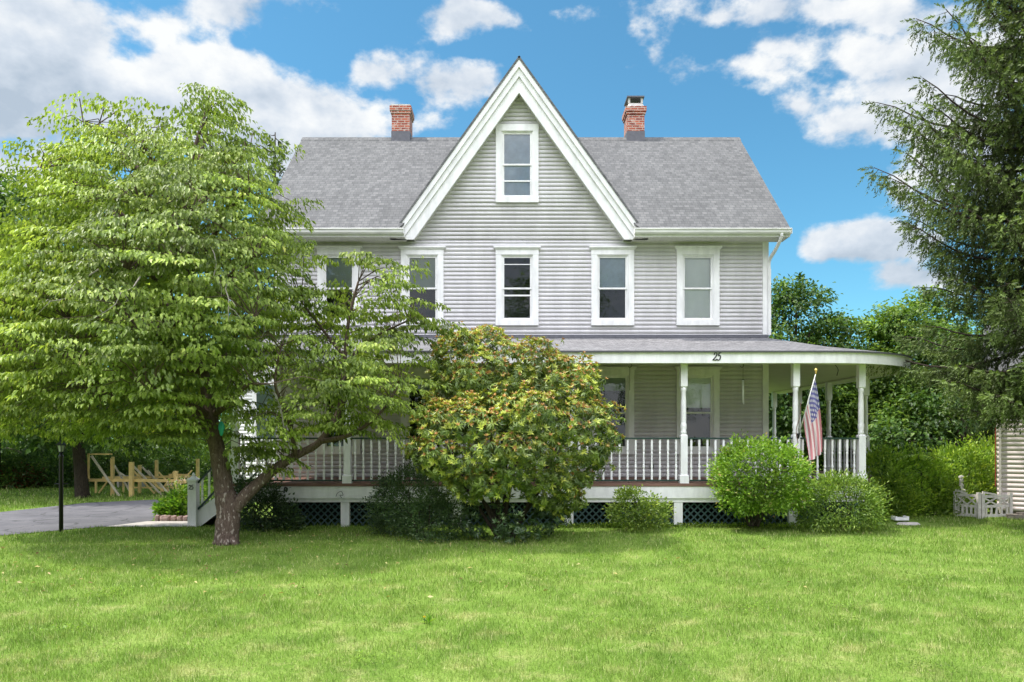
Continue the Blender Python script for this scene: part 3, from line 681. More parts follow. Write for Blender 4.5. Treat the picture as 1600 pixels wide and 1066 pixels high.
# railings are modelled in world space with their object origin at the world origin (parent offset cancelled)
for k in range(5): railing((POSTX[k], PY), (POSTX[k + 1], PY))
railing(RP[0], RP[1], n=8); railing(RP[1], RP[2], n=16); railing(RP[2], RP[3], n=10)
railing((POSTX[0], 17.65), (POSTX[0], 18.4), n=3)
# deck
DK = [(-6.28, 15.78), (6.36, 15.78), (8.02, 16.06), (9.55, 18.95), (9.55, 26.0), (XR, 26.0), (XR, WY - .03), (-6.28, WY - .03)]
b = MB(); b.slab(DK, .90, DECK); b.build('porch_floor', M['deck'], house)
def skirt(z0, z1, ins, th, name, m):
    P = [(-6.26 + ins, 15.80 + ins), (6.36 - ins * .3, 15.80 + ins), (8.0 - ins, 16.08 + ins), (9.53 - ins, 18.95 + ins * .3), (9.53 - ins, 26.0)]
    s_ = MB()
    for p, q in zip(P[:-1], P[1:]): s_.bar((*p, (z0 + z1) / 2), (*q, (z0 + z1) / 2), th, z1 - z0)
    s_.bar((P[0][0], P[0][1], (z0 + z1) / 2), (P[0][0], WY, (z0 + z1) / 2), th, z1 - z0)
    s_.build(name, m, house)
skirt(.635, .898, .015, .04, 'deck_fascia', M['white']); skirt(.545, .633, .05, .04, 'lower_trim_board', M['white'])
for px in (366, 540, 714, 889, 1059, 1238):
    x = gx(px, 15.9); q = MB(); q.box(x - .095, x + .095, 15.84, 15.98, 0, .543); q.build('skirt_post', M['white'], house)
def lattice(x0, x1):
    s_ = MB(); z0, z1, w = .02, .54, .032; H = z1 - z0; st = .155
    for lay, sg in ((15.935, 1), (15.942, -1)):
        k = x0 - H
        while k < x1:
            a, b2 = k, k + H      # strip runs from (a,z0) to (b,z1), clipped to x0..x1
            ta, tb = max(0, (x0 - a) / H), min(1, (x1 - a) / H)
            if tb > ta + .02:
                p = (a + ta * H, z0 + ta * H); q = (a + tb * H, z0 + tb * H)
                if sg < 0: p, q = (p[0], z0 + z1 - p[1]), (q[0], z0 + z1 - q[1])
                s_.bar((p[0], lay, p[1]), (q[0], lay, q[1]), .006, w, (0, 0, 1))
            k += st
    s_.build('lattice_panel', M['lattice'], house)
sx = [gx(p, 15.9) for p in (366, 540, 714, 889, 1059, 1238)] + [7.85]
for a_, c_ in zip(sx[:-1], sx[1:]): lattice(a_ + .09, c_ - .09)
b = MB(); b.box(-6.1, 9.3, 18.2, 18.22, 0, .9); b.bar((8.02, 16.2, .3), (9.4, 18.9, .3), .02, .55); b.build('skirt_shade_sheet', M['dark'], house)  # near-black sheets stand in for the shade behind the lattice

# house numbers drawn as pen strokes
def digits(name, x, y, z, h, m, parent, slant=.22, th=.012):
    g2 = [(.08, .72), (.10, .90), (.28, 1.0), (.50, .93), (.56, .74), (.46, .52), (.22, .26), (.02, .06), (.0, .02), (.2, .06), (.42, .0), (.58, .05), (.62, .16)]
    g5 = [(1.30, 1.02), (1.12, .96), (.95, .97), (.90, .60), (1.05, .64), (1.24, .56), (1.30, .34), (1.20, .10), (.98, .0), (.80, .05), (.78, .16)]
    s_ = MB()
    for g in (g2, g5):
        pts = [Vector((x + (a + slant * b2) * h * .72, y, z + b2 * h)) for a, b2 in g]; sp = smooth_path(pts, 4)
        for i, (p, q) in enumerate(zip(sp[:-1], sp[1:])):
            d = (q - p); w = h * (.055 + .085 * abs(d.normalized().dot(Vector((-.4, 0, -.9)))))
            s_.bar(p - d * .15, q + d * .15, w, th, (0, 1, 0))
    return s_.build(name, m, parent)
digits('house_number', gx(1114, 15.54), 15.54, gz(563, 15.54), .165, M['black'], house)
q = MB(); q.box(gx(1015, WY), gx(1021, WY), WY - .05, WY - .026, gz(732, WY), gz(726, WY)); q.build('outdoor_outlet', M['black'], house)
q = MB(); q.tube(smooth_path([at(444, 770, 15.76), at(445, 762, 15.70), at(449, 764, 15.66), at(447, 769, 15.66)], 3), [.018] * 10, 6); q.build('hose_tap', M['black'], house)
q = MB(); q.tube(smooth_path([at(525, 776, 15.75), at(527, 771, 15.72), at(533, 768, 15.70), at(536, 774, 15.70), at(531, 774, 15.72), at(534, 778, 15.74)], 4), [.006] * 21, 5); q.build('loose_wire', M['black'], house)

# steps at the left end of the porch, going down to the left
st = MB(); yA, yB = 15.95, 17.6
for k, (x0, x1, z) in enumerate(((-6.62, -6.27, .72), (-6.95, -6.60, .46), (-7.26, -6.93, .20))):
    st.box(x0, x1, yA, yB, z - .035, z)
so = st.build('steps', M['lead'], house)
s2 = MB()
for yy in (yA - .02, yB): s2.prism([(-7.22, 0.0), (-6.95, 0.0), (-6.28, .50), (-6.28, .89), (-6.6, .68), (-6.6, .66), (-6.93, .42), (-7.22, .16)], yy, yy + .03)
for x, z0, z1 in ((-6.6, .45, .68), (-6.93, .19, .42), (-7.24, 0, .16)): s2.box(x, x + .02, yA + .02, yB - .01, z0, z1)
s2.build('stringer', M['white'], so)
nx = gx(302.5, 15.9)
nw = MB(); nw.sq(nx, 15.9, [(0, .098), (.06, .098), (.07, .093), (1.0, .093), (1.01, .11), (1.05, .11), (1.10, .05), (1.13, .03)]); nw.lathe(nx, 15.9, [(1.12, .018), (1.14, .035), (1.17, .03), (1.2, .006)])
no = nw.build('newel_post', M['white'], house); digits('house_number', nx - .065, 15.80, .83, .10, M['black'], no, .1)
nw2 = MB(); nw2.sq(nx, 17.62, [(0, .093), (1.0, .093), (1.01, .11), (1.05, .11), (1.12, .03)]); nw2.build('newel_post', M['white'], house)
for yy in (15.92, 17.62):
    r = MB(); r.bar((nx + .09, yy, .97), (-6.22, yy, 1.80), .06, .04); o = r.build('stair_railing', M['green'], house)
    r = MB(); r.bar((nx + .09, yy, .38), (-6.22, yy, 1.21), .05, .04); r.build('bottom_rail', M['green'], o)
    for k in range(5):
        t = (k + .6) / 5; x = nx + .09 + t * (-6.22 - nx - .09); zb = .40 + t * .83
        r = MB(); r.sq(x, yy, [(zb, .02), (zb + .12, .02), (zb + .16, .013), (zb + .2, .02), (zb + .38, .014), (zb + .42, .02), (zb + .56, .02)]); r.build('baluster', M['white'], o)

# back wing to the left of the house, seen through the porch
WX0, WX1, WYY = -8.55, -6.1, 22.0
wing = [(-7.95, -7.15, 1.9, 3.7)]
siding('wing_wall', (0, WYY, 0), (1, 0, 0), (0, -1, 0), WX0, WX1, .3, 4.2, [(-7.88, -7.22, 1.97, 3.63)], None, M['white'], house)
siding('wing_wall', (WX0, 0, 0), (0, 1, 0), (-1, 0, 0), WYY, 26, .3, 4.2, (), None, M['white'], house)
b = MB(); b.box(-7.99, -7.86, WYY - .06, WYY, 1.85, 3.75); b.box(-7.24, -7.11, WYY - .06, WYY, 1.85, 3.75); b.box(-7.86, -7.24, WYY - .06, WYY, 1.85, 1.98); b.box(-7.86, -7.24, WYY - .06, WYY, 3.62, 3.75)
b.box(-7.86, -7.24, WYY - .03, WYY, 2.78, 2.84)
wo = b.build('window', M['white'], house)
b = MB(); b.add([(-7.86, WYY - .01, 1.98), (-7.24, WYY - .01, 1.98), (-7.24, WYY - .01, 3.62), (-7.86, WYY - .01, 3.62)], [(0, 1, 2, 3)]); b.build('pane', M['glass'], wo)
b = MB(); b.box(-7.9, -7.2, WYY + .1, WYY + .12, 1.9, 3.7); b.build('shade', M['blindb'], wo)
roof_slab([(WX0 - .3, WYY - .3, 4.2), (WX0 - .3, 26.2, 4.2), (WX1, 26.2, 5.2), (WX1, WYY - .3, 5.2)], 'wing_roof', M['roofside'])
b = MB(); b.box(WX0 - .02, WX1, WYY + .03, 25.9, 0, .3); b.build('wing_foundation', M['rock'], house)

# ------------------------------------------------------------------ vegetation
def rdir(n, up=0.):
    d = RNG.normal(size=(n, 3)); d[:, 2] += up; return unit(d)
UP = np.array([0, 0, 1.0])

def inflate(poly, Yc, Rd, n, ymin=None, ymax=None, shell=.75):
    """random points in a crown: the outline (pixels) gives height and breadth at distance Yc, its thickness follows
    how far inside the outline a point lies; returns world points and outward directions"""
    P = np.array(poly, float); lo, hi = P.min(0), P.max(0); q = []
    A = P; B = np.roll(P, -1, 0)
    while len(q) < n:
        x = RNG.uniform(lo[0], hi[0], n); y = RNG.uniform(lo[1], hi[1], n); k = in_poly(x, y, poly); x, y = x[k], y[k]
        if not len(x): continue
        X = np.stack([x, y], 1)[:, None]; d = B - A; t = np.clip(((X - A) * d).sum(2) / np.maximum((d * d).sum(1), 1e-6), 0, 1)
        near = A + t[..., None] * d; dd = np.linalg.norm(X - near, axis=2); j = dd.argmin(1); dist = dd[np.arange(len(x)), j]
        nr = near[np.arange(len(x)), j] - X[:, 0]; nr /= np.maximum(np.linalg.norm(nr, axis=1, keepdims=True), 1e-6)
        for a, b2, ds, v in zip(x, y, dist, nr): q.append((a, b2, ds, v[0], v[1]))
    q = np.array(q[:n]); R = Rd * F / Yc        # depth radius in pixels
    s = np.clip(q[:, 2] / R, 0, 1); half = Rd * np.sqrt(np.maximum(1 - (1 - s) ** 2, .02))
    u = RNG.uniform(-1, 1, n); u = np.sign(u) * np.abs(u) ** (1 - shell)
    Y = Yc + u * half
    W = np.stack([(q[:, 0] - 800) * Yc / F, Y, EYE + (HOR - q[:, 1]) * Yc / F], 1)
    # nearer layers are drawn in a little so the outline holds
    cx = np.median(W[:, 0]); 
    W[:, 0] *= Y / Yc; W[:, 2] = EYE + (W[:, 2] - EYE) * (Y / Yc)
    O = np.stack([q[:, 3] * (1 - s), u * 1.2, -q[:, 4] * (1 - s)], 1); return W, unit(O + 1e-3)

def thin(W, r, zf=1.9):
    "keep points at least about r apart (anisotropic: z counts double)"
    S = W * np.array([1, 1, zf]) / r; cell = {}; keep = []
    for i, p in enumerate(S):
        k = tuple(np.floor(p).astype(int)); ok = True
        for a in (-1, 0, 1):
            for b_ in (-1, 0, 1):
                for c_ in (-1, 0, 1):
                    for j in cell.get((k[0] + a, k[1] + b_, k[2] + c_), ()):
                        if ((S[j] - p) ** 2).sum() < 1: ok = False; break
                    if not ok: break
                if not ok: break
            if not ok: break
        if ok: cell.setdefault(k, []).append(i); keep.append(i)
    return np.array(keep)

def limb_tree(mb, limbs, pads, n=8, twig=.012, every=1):
    "limbs: list of (points, r0, r1); pads get a thin twig from the nearest limb point that lies lower"
    S = []
    for pts, r0, r1 in limbs:
        sp = smooth_path(pts, 6); m_ = len(sp); rad = [r0 + (r1 - r0) * (i / (m_ - 1)) ** .8 for i in range(m_)]
        mb.tube(sp, rad, n, True, .10 if r0 > .1 else 0); S += [tuple(p) for p in sp[3:]]
    S = np.array(S)
    for i, p in enumerate(pads):
        if i % every: continue
        d = np.linalg.norm((S - p) * np.array([1, 1, 1.4]), axis=1) + np.where(S[:, 2] > p[2], 1.0, 0); s0 = S[d.argmin()]
        m0 = (s0 * .5 + p * .5); m0[2] += .10 + .1 * random.random(); m0[:2] += RNG.normal(0, .06, 2)
        mb.tube([s0, m0, p], [twig, twig * .75, twig * .4], 4, False)

# --- the dogwood in front of the house --------------------------------------
def dogwood():
    t = thing('dogwood_tree', 'leafy dogwood with forked lichen spotted trunk on the lawn left of the porch', 'tree', tuple(at(354, 850, 13.2)))
    Y0 = 13.2
    main = [(28, 238), (62, 200), (95, 172), (122, 162), (150, 178), (196, 160), (232, 172), (262, 170), (300, 165), (322, 140), (350, 145), (358, 175), (370, 195), (398, 205),
            (425, 240), (437, 275), (440, 300), (468, 310), (462, 352), (478, 392), (470, 440), (470, 520), (440, 560), (410, 600), (380, 640), (345, 668), (318, 655), (300, 690), (255, 705), (205, 690), (170, 700), (120, 705), (60, 690), (-60, 690), (-90, 560), (-80, 420), (-30, 345), (10, 320), (25, 285)]
    right = [(455, 400), (500, 418), (540, 400), (562, 395), (596, 402), (604, 425), (632, 415), (640, 440), (622, 462), (660, 468), (694, 500), (672, 512), (650, 528), (668, 560), (640, 590), (662, 640), (632, 668), (585, 690), (520, 680), (470, 700), (440, 735), (395, 750), (360, 735), (350, 690), (380, 640), (430, 600), (440, 540), (440, 470)]
    main = [(260 + (x - 260) * .93, 450 + (y - 450) * .94) for x, y in main]; right = [(540 + (x - 540) * .84, 560 + (y - 560) * .90) for x, y in right]
    W1, O1 = inflate(main, Y0, 2.9, 9000); W2, O2 = inflate(right, 13.3, 1.5, 4200)
    k1 = thin(W1, .40, 1.35); W1, O1 = W1[k1], O1[k1]; k2 = thin(W2, .42, 1.3); W2, O2 = W2[k2], O2[k2]
    W = np.concatenate([W1, W2]); O = np.concatenate([O1, O2])
    # gaps: open pockets in the crown, bigger towards the underside
    g = np.sin(W[:, 0] * 2.3 + 1.3) * np.sin(W[:, 1] * 1.9 + .4) * np.sin(W[:, 2] * 3.1 + W[:, 0]); keep = g < .5
    keep &= ~((RNG.random(len(W)) < .08) & (W[:, 0] > at(480, 500, Y0)[0]))
    pu = 800 + W[:, 0] * F / W[:, 1]; pv = HOR - (W[:, 2] - EYE) * F / W[:, 1]
    keep &= ~((pu > 470) & (pu < 580) & (pv < 462) & (pv > 300)) & ~((pu > 385) & (pv < 245)) & ~((pu > 400) & (pu < 480) & (pv < 285)) & ~((pu < 325) & (pv > 672)) & ~((pu > 318) & (pu < 368) & (pv > 625) & (W[:, 1] < 13.3))
    keep &= ~((pu > 470) & (pu < 545) & (pv > 480) & (pv < 560) & (RNG.random(len(W)) < .6)) & ~((pu > 440) & (pv > 672))
    keep &= ~((pu < 135) & (pv < 322 - .9 * pu)) & ~((pu > 130) & (pu < 285) & (pv < 196))
    ex = [(8, 240, 12.8), (30, 262, 13), (62, 228, 13.2), (96, 185, 13.0), (124, 158, 13.3), (180, 166, 12.9), (210, 170, 13.4), (318, 148, 13.2), (340, 142, 13.1), (352, 158, 13.3), (366, 178, 13.2), (398, 206, 13.3), (424, 238, 13.1), (462, 318, 13.0), (448, 335, 12.8), (474, 398, 13.0), (488, 450, 12.9),
          (562, 396, 13.1), (594, 404, 13.0), (574, 412, 13.2), (632, 420, 13.1), (616, 438, 13.0), (660, 470, 13.0), (692, 501, 12.9), (672, 508, 13.0), (652, 590, 12.9), (645, 640, 12.8), (270, 682, 12.2), (225, 678, 12.0), (160, 686, 12.4), (60, 672, 12.4), (385, 655, 12.2), (600, 662, 12.6), (395, 700, 12.9), (425, 690, 13.0)]
    W = np.concatenate([W, np.array([tuple(at(*e)) for e in ex])]); O = np.concatenate([O, np.zeros((len(ex), 3)) + [0, -1, 0]]); keep = np.concatenate([keep, np.ones(len(ex), bool)])
    # keep clear of the porch and house
    keep &= ~((W[:, 1] > 15.1) & (W[:, 2] < 5) & (W[:, 0] > -6.6)) & ~((W[:, 1] > 17.3) & (W[:, 0] > -6.8)) & (W[:, 2] > 1.0)
    W, O = W[keep], O[keep]
    mb = MB()
    L = [([at(353, 856, Y0), at(355, 830, Y0), at(357, 800, Y0), at(352, 770, Y0)], .235, .20)] + [([at(353 + 20 * math.cos(a), 853, Y0 + .27 * math.sin(a)), at(354 + 11 * math.cos(a), 842, Y0 + .15 * math.sin(a)), at(355 + 6 * math.cos(a), 822, Y0 + .08 * math.sin(a))], .05, .10) for a in (.2, 1.5, 2.9, 3.9, 4.7, 5.6)] + [
         ([at(352, 775, Y0), at(346, 735, Y0 - .02), at(337, 690, Y0 - .05), at(328, 640, Y0), at(318, 580, Y0 + .1), at(305, 500, Y0 + .15), at(298, 420, Y0 + .1), at(292, 330, Y0), at(300, 250, Y0), at(320, 180, Y0)], .19, .02),
         ([at(362, 800, Y0), at(380, 778, Y0), at(402, 757, Y0 + .05), at(430, 733, Y0 + .1), at(462, 712, Y0 + .15), at(500, 690, Y0 + .2), at(530, 640, Y0 + .3), at(538, 570, Y0 + .4), at(545, 500, Y0 + .3), at(560, 440, Y0 + .2)], .145, .02),
         ([at(500, 690, Y0 + .2), at(545, 680, Y0), at(590, 650, Y0 - .2), at(625, 600, Y0 - .2)], .06, .015),
         ([at(462, 712, Y0 + .1), at(450, 650, Y0 - .3), at(430, 600, Y0 - .7), at(440, 540, Y0 - .8)], .05, .015),
         ([at(538, 570, Y0 + .4), at(580, 530, Y0 + .3), at(640, 500, Y0 + .1)], .045, .012),
         ([at(540, 560, Y0 + .4), at(500, 510, Y0 + .3), at(470, 470, Y0)], .04, .012)]
    for (px, py), tips in {(330, 650): [(230, 610, 11.2), (150, 600, 12.0), (420, 600, 11.6), (180, 620, 14.8)],
                           (318, 580): [(220, 520, 11.0), (110, 500, 12.6), (400, 500, 11.4), (60, 560, 13.6), (420, 520, 14.6)],
                           (305, 500): [(200, 420, 11.2), (80, 400, 12.8), (400, 400, 11.6), (40, 480, 14.2), (430, 380, 14.2), (0, 560, 12.4)],
                           (298, 420): [(220, 320, 11.4), (110, 290, 12.8), (390, 300, 12.0), (60, 260, 13.6), (300, 330, 11.0), (250, 300, 15.0)],
                           (294, 340): [(210, 220, 12.2), (130, 190, 13.2), (390, 240, 12.8), (330, 210, 14.2)]}.items():
        for tx, ty, tY in tips:
            a = at(px, py, Y0 + .1); b2 = at(tx, ty, tY); m1 = a.lerp(b2, .4) + Vector((0, 0, .05)); m2 = a.lerp(b2, .75) + Vector((random.uniform(-.1, .1), 0, .12))
            L.append(([a, m1, m2, b2], .075, .014))
    limb_tree(mb, L, W, 9, .012)
    mb.build('trunk', M['bark'], t)
    # bare dead twigs hanging in the crown
    TW = mat('silver dead twig', (.34, .31, .28), .9, .1, .2, 9.)
    for (a, c_) in (((150, 420, 10.6), (60, 490, 10.4)), ((215, 435, 10.6), (150, 505, 10.3)), ((350, 440, 10.8), (362, 505, 10.7)), ((420, 470, 12.6), (398, 585, 12.4)), ((455, 690, 12.5), (415, 560, 12.4)), ((330, 380, 11), (345, 470, 10.8))):
        tw = MB(); p, q = at(*a), at(*c_); pts = [p.lerp(q, k / 5) + Vector((random.uniform(-.05, .05), random.uniform(-.05, .05), random.uniform(-.05, .05))) for k in range(6)]
        tw.tube(pts, [.012, .011, .009, .007, .005, .003], 5)
        for k in (2, 3, 4):
            e = pts[k] + Vector((random.uniform(-.2, .2), random.uniform(-.1, .1), random.uniform(-.2, .05))); tw.tube([pts[k], pts[k].lerp(e, .5) + Vector((0, 0, .03)), e], [.006, .005, .002], 4)
        tw.build('dead_twig', TW, t)
    # leaf sprays
    axis = np.stack([np.full(len(W), at(300, 500, Y0)[0]), np.full(len(W), Y0)], 1)
    right_side = W[:, 0] > at(470, 500, Y0)[0]; axis[right_side, 0] = at(538, 500, Y0)[0]
    h = np.concatenate([W[:, :2] - axis, np.zeros((len(W), 1))], 1); h = unit(h + RNG.normal(0, .35, h.shape) * np.array([1, 1, 0]))
    s = np.stack([-h[:, 1], h[:, 0], np.zeros(len(h))], 1); sz = RNG.uniform(.34, .60, len(W))
    tilt = RNG.normal(-.14, .34, len(W)); n = 128; i = np.repeat(np.arange(len(W)), n); m_ = len(i)
    a = RNG.uniform(-1, 1, m_); b2 = RNG.uniform(-1, 1, m_) * np.sqrt(np.maximum(0, 1 - a * a * .8)) * .75
    P = W[i] + h[i] * (a * sz[i])[:, None] + s[i] * (b2 * sz[i])[:, None]
    P[:, 2] += -.20 * (a * a + b2 * b2) * sz[i] + RNG.normal(0, .018, m_) + a * tilt[i] * sz[i]
    A = h[i] * (.35 + .5 * np.clip(a, 0, 1))[:, None] + s[i] * (b2 * .9)[:, None] + RNG.normal(0, .28, (m_, 3)); A[:, 2] -= RNG.uniform(.35, 1.2, m_)
    N = UP + h[i] * .5 + RNG.normal(0, .25, (m_, 3)); Ln = RNG.uniform(.055, .118, m_)
    r = np.clip(RNG.beta(2, 2.6, m_) * .9 + RNG.normal(0, .12, len(W))[i], 0, 1)
    leaf_mesh('crown', P, A, N, Ln, Ln * .52, r, M['dogwood'], t, .22, .2)
dogwood()
q = MB(); c_ = at(346, 670, 12.75)
rim = [c_ + Vector((.055 * math.sin(a) * (1.0 - .28 * (math.cos(a) < -.2)), 0, .13 * math.cos(a))) for a in np.linspace(0, 2 * math.pi, 20, endpoint=False)]
n_ = len(rim); vs = [p + Vector((0, -.012, 0)) for p in rim] + [p + Vector((0, .012, 0)) for p in rim] + [c_ + Vector((0, -.03, 0))]
q.add(vs, [(2 * n_, (i + 1) % n_, i) for i in range(n_)] + [(i, (i + 1) % n_, (i + 1) % n_ + n_, i + n_) for i in range(n_)] + [tuple(range(n_, 2 * n_))], True)
q.tube([c_ + Vector((0, 0, .12)), c_ + Vector((-.01, .02, .2)), c_ + Vector((-.05, .12, .28))], [.004] * 3, 4)
tag(q.build('hanging_tag', M['teal']), 'teal plastic oval hung on the dogwood trunk', 'ornament')

# --- shrubs made of lobes ----------------------------------------------------
def lobe_points(lobes, dens, jitter=.1, inner=0.):
    "points on the outside of a union of ellipsoids (c, r), with outward normals; dens per square metre"
    C = np.array([l[0] for l in lobes], float); R = np.array([l[1] for l in lobes], float); P = []; N = []
    for k in range(len(C)):
        area = 4 * np.pi * ((R[k, 0] * R[k, 1]) ** 1.6 / 3 + (R[k, 0] * R[k, 2]) ** 1.6 / 3 + (R[k, 1] * R[k, 2]) ** 1.6 / 3) ** (1 / 1.6)
        n = int(area * dens); d = rdir(n); bump = 1 + jitter * (np.sin(d[:, 0] * 9 + k) * np.sin(d[:, 1] * 8 + 2 * k) * np.sin(d[:, 2] * 9 + 3)) + RNG.normal(0, jitter * .5, n)
        if inner: bump *= 1 - inner * RNG.random(n) ** 1.5
        p = C[k] + d * R[k] * bump[:, None]; nr = unit(d / R[k]); ok = np.ones(n, bool)
        for j in range(len(C)):
            if j != k: ok &= (((p - C[j]) / R[j]) ** 2).sum(1) > .86
        ok &= p[:, 2] > .03; P.append(p[ok]); N.append(nr[ok])
    return np.concatenate(P), np.concatenate(N)
def L_(px, py, Y, rx, ry, rz):     # lobe from its place in the view, radii in metres
    return (tuple(at(px, py, Y)), (rx, ry, rz))

def whorl_shrub(t, lobes, dens, m, leaf=.12, per=9, inner=.35, tipcol=True, lo=0.):
    P, N = lobe_points(lobes, dens, .15, inner); n = len(P)
    P = P + N * (.10 * np.sin(P[:, 2:3] * 11 + P[:, 0:1] * 3) * np.sin(P[:, 0:1] * 7 + 1))
    ax = unit(N * .8 + np.array([0, 0, .55]) + RNG.normal(0, .25, (n, 3)))
    e1 = unit(np.cross(ax, RNG.normal(size=(n, 3)))); e2 = np.cross(ax, e1)
    i = np.repeat(np.arange(n), per); k = np.tile(np.arange(per), n); ang = k * 2 * np.pi / per + RNG.normal(0, .2, n * per) + RNG.uniform(0, 6, n)[i]
    rad = e1[i] * np.cos(ang)[:, None] + e2[i] * np.sin(ang)[:, None]
    young = RNG.random(n) < .22 + .38 * np.clip(N[:, 2] + .1, 0, 1); lift = np.where(young, .95, -.55)[i] + RNG.normal(0, .25, n * per)
    A = rad + ax[i] * lift[:, None]; Nn = ax[i] - rad * lift[:, None] * .6
    Ln = leaf * RNG.uniform(.7, 1.15, n * per) * np.where(young, .85, 1.)[i]
    base = np.where(young, RNG.uniform(.58, .80, n), RNG.uniform(0, .52, n)); r = base[i] + RNG.normal(0, .03, n * per)
    # spent brown flower heads stand up in some whorls
    head = (RNG.random(n) < .25 + .55 * np.clip(N[:, 2], 0, 1)) & (N[:, 2] > -.15); hh = head[i] & (k % 2 == 0)
    r = np.where(hh, RNG.uniform(.885, 1, n * per), np.clip(r, 0, .86)); A = np.where(hh[:, None], ax[i] * 1.2 + rad * .8, A); Ln = np.where(hh, leaf * .55, Ln)
    Wd = np.where(hh, leaf * .26, Ln * .27)
    return leaf_mesh('foliage', P[i], A, Nn, Ln, Wd, r, m, t, .15, .18)

def small_shrub(t, lobes, dens, m, leaf=.04, per=14, cl=.09, inner=.3, wr=.62, up=.5, hang=0.):
    P, N = lobe_points(lobes, dens, .24, inner); g_ = np.sin(P[:, 0] * 9 + 1) * np.sin(P[:, 2] * 8) * np.sin(P[:, 1] * 9); k_ = g_ < .42; P, N = P[k_], N[k_]; n = len(P); i = np.repeat(np.arange(n), per); k = len(i)
    off = RNG.normal(0, cl * .55, (k, 3)); Pp = P[i] + off; Pp[:, 2] = np.maximum(Pp[:, 2], .01)
    A = unit(N[i] * .7 + unit(off) * .9 + np.array([0, 0, up - hang]) + RNG.normal(0, .35, (k, 3)))
    Nn = N[i] * .4 + UP * .8 + RNG.normal(0, .4, (k, 3)); Ln = leaf * RNG.uniform(.6, 1.3, k)
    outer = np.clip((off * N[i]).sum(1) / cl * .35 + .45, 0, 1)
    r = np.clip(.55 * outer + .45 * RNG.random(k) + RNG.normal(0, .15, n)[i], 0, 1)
    return leaf_mesh('foliage', Pp, A, Nn, Ln, Ln * wr, r, m, t, .2, .15)

def stems(t, base, tips, r=.02, m='darkbark', name='stems'):
    mb = MB(); b0 = Vector(base)
    for q in tips:
        q = Vector(q); s0 = b0 + Vector((random.uniform(-.12, .12), random.uniform(-.1, .1), 0)); md = s0.lerp(q, .5) + Vector((random.uniform(-.12, .12), random.uniform(-.12, .12), .08))
        mb.tube(smooth_path([s0, md, q], 4), list(np.linspace(r, r * .4, 9)), 6)
    return mb.build(name, M[m], t)

t = thing('rhododendron', 'huge rounded rhododendron with brown spent flower heads in front of the porch middle', 'shrub', tuple(at(800, 845, 13.6)))
RL = [L_(757, 590, 14.0, 1.05, 1.0, .85), L_(740, 545, 14.1, .72, .8, .42), L_(820, 575, 14.1, .85, .9, .58), L_(872, 606, 13.9, .80, .95, .66), L_(700, 565, 14.1, .38, .5, .55),
      L_(735, 668, 13.1, 1.0, .90, .55), L_(825, 655, 13.05, .95, .95, .58), L_(885, 665, 13.45, .95, .95, .74), L_(705, 708, 13.1, .78, .80, .48), L_(800, 700, 13.05, 1.0, .95, .62), L_(903, 690, 13.5, .74, .80, .66),
      L_(850, 735, 13.5, .88, .80, .58), L_(750, 745, 13.3, .80, .75, .42), L_(690, 645, 13.8, .45, .6, .42), L_(872, 775, 13.7, .55, .5, .36)]
whorl_shrub(t, RL, 150, M['rhodo'], .115, 9, .32)
LOWL = [L_(745, 815, 13.7, .55, .55, .45), L_(800, 822, 13.3, .62, .5, .38), L_(850, 810, 13.8, .45, .5, .42)]
o = whorl_shrub(t, LOWL, 30, M['bushdark'], .12, 8, .6); o.name = 'low_shoots'  # low shoots take a darker leaf colour, painting the under-canopy shade
stems(t, at(790, 848, 13.8), [at(x, y, Y) for x, y, Y in ((700, 700, 13.4), (740, 640, 13.8), (760, 560, 14.1), (800, 600, 14), (830, 640, 13.5), (880, 680, 13.8), (900, 660, 13.9), (720, 740, 13.3), (860, 740, 13.9), (790, 700, 13.6), (680, 690, 13.6))], .045)

t = thing('shrub', 'dark small leaved shrub crowding the left side of the big rhododendron', 'shrub', tuple(at(655, 845, 13.7)))
small_shrub(t, [L_(640, 790, 14.3, .62, .6, .60), L_(672, 805, 13.8, .62, .55, .50), L_(612, 800, 14.6, .5, .5, .45), L_(690, 830, 13.6, .42, .4, .3), L_(640, 755, 14.5, .42, .45, .35), L_(606, 765, 14.8, .3, .3, .25)], 130, M['bushdark'], .045, 14, .10, .4)
stems(t, at(660, 845, 13.9), [at(x, y, 14.1) for x, y in ((610, 780), (640, 750), (670, 770), (690, 800), (655, 790))], .018)

t = thing('shrub', 'dark glossy shrub in the shade behind the dogwood fork', 'shrub', tuple(at(410, 826, 15.2)))
small_shrub(t, [L_(405, 800, 15.2, .55, .4, .40), L_(432, 808, 15.2, .42, .35, .30), L_(385, 775, 15.2, .40, .35, .35), L_(415, 770, 15.25, .3, .3, .25), L_(452, 820, 15.3, .25, .25, .16)], 120, M['bushdark'], .065, 10, .12, .4)
stems(t, at(405, 826, 15.2), [at(x, y, 15.2) for x, y in ((380, 770), (405, 780), (430, 795), (450, 810))], .016)

t = thing('shrub', 'low yellow green azalea against the lattice between rhododendron and round bush', 'shrub', tuple(at(997, 822, 15.1)))
small_shrub(t, [L_(995, 797, 15.1, .50, .4, .33), L_(972, 800, 15.1, .30, .35, .25), L_(1025, 800, 15.1, .30, .35, .26), L_(985, 778, 15.15, .28, .3, .16), L_(1005, 812, 14.95, .42, .35, .15)], 110, M['azalea'], .06, 12, .10, .4)
stems(t, at(998, 822, 15.2), [at(x, y, 15.15) for x, y in ((970, 785), (990, 775), (1015, 785), (1030, 800))], .012)

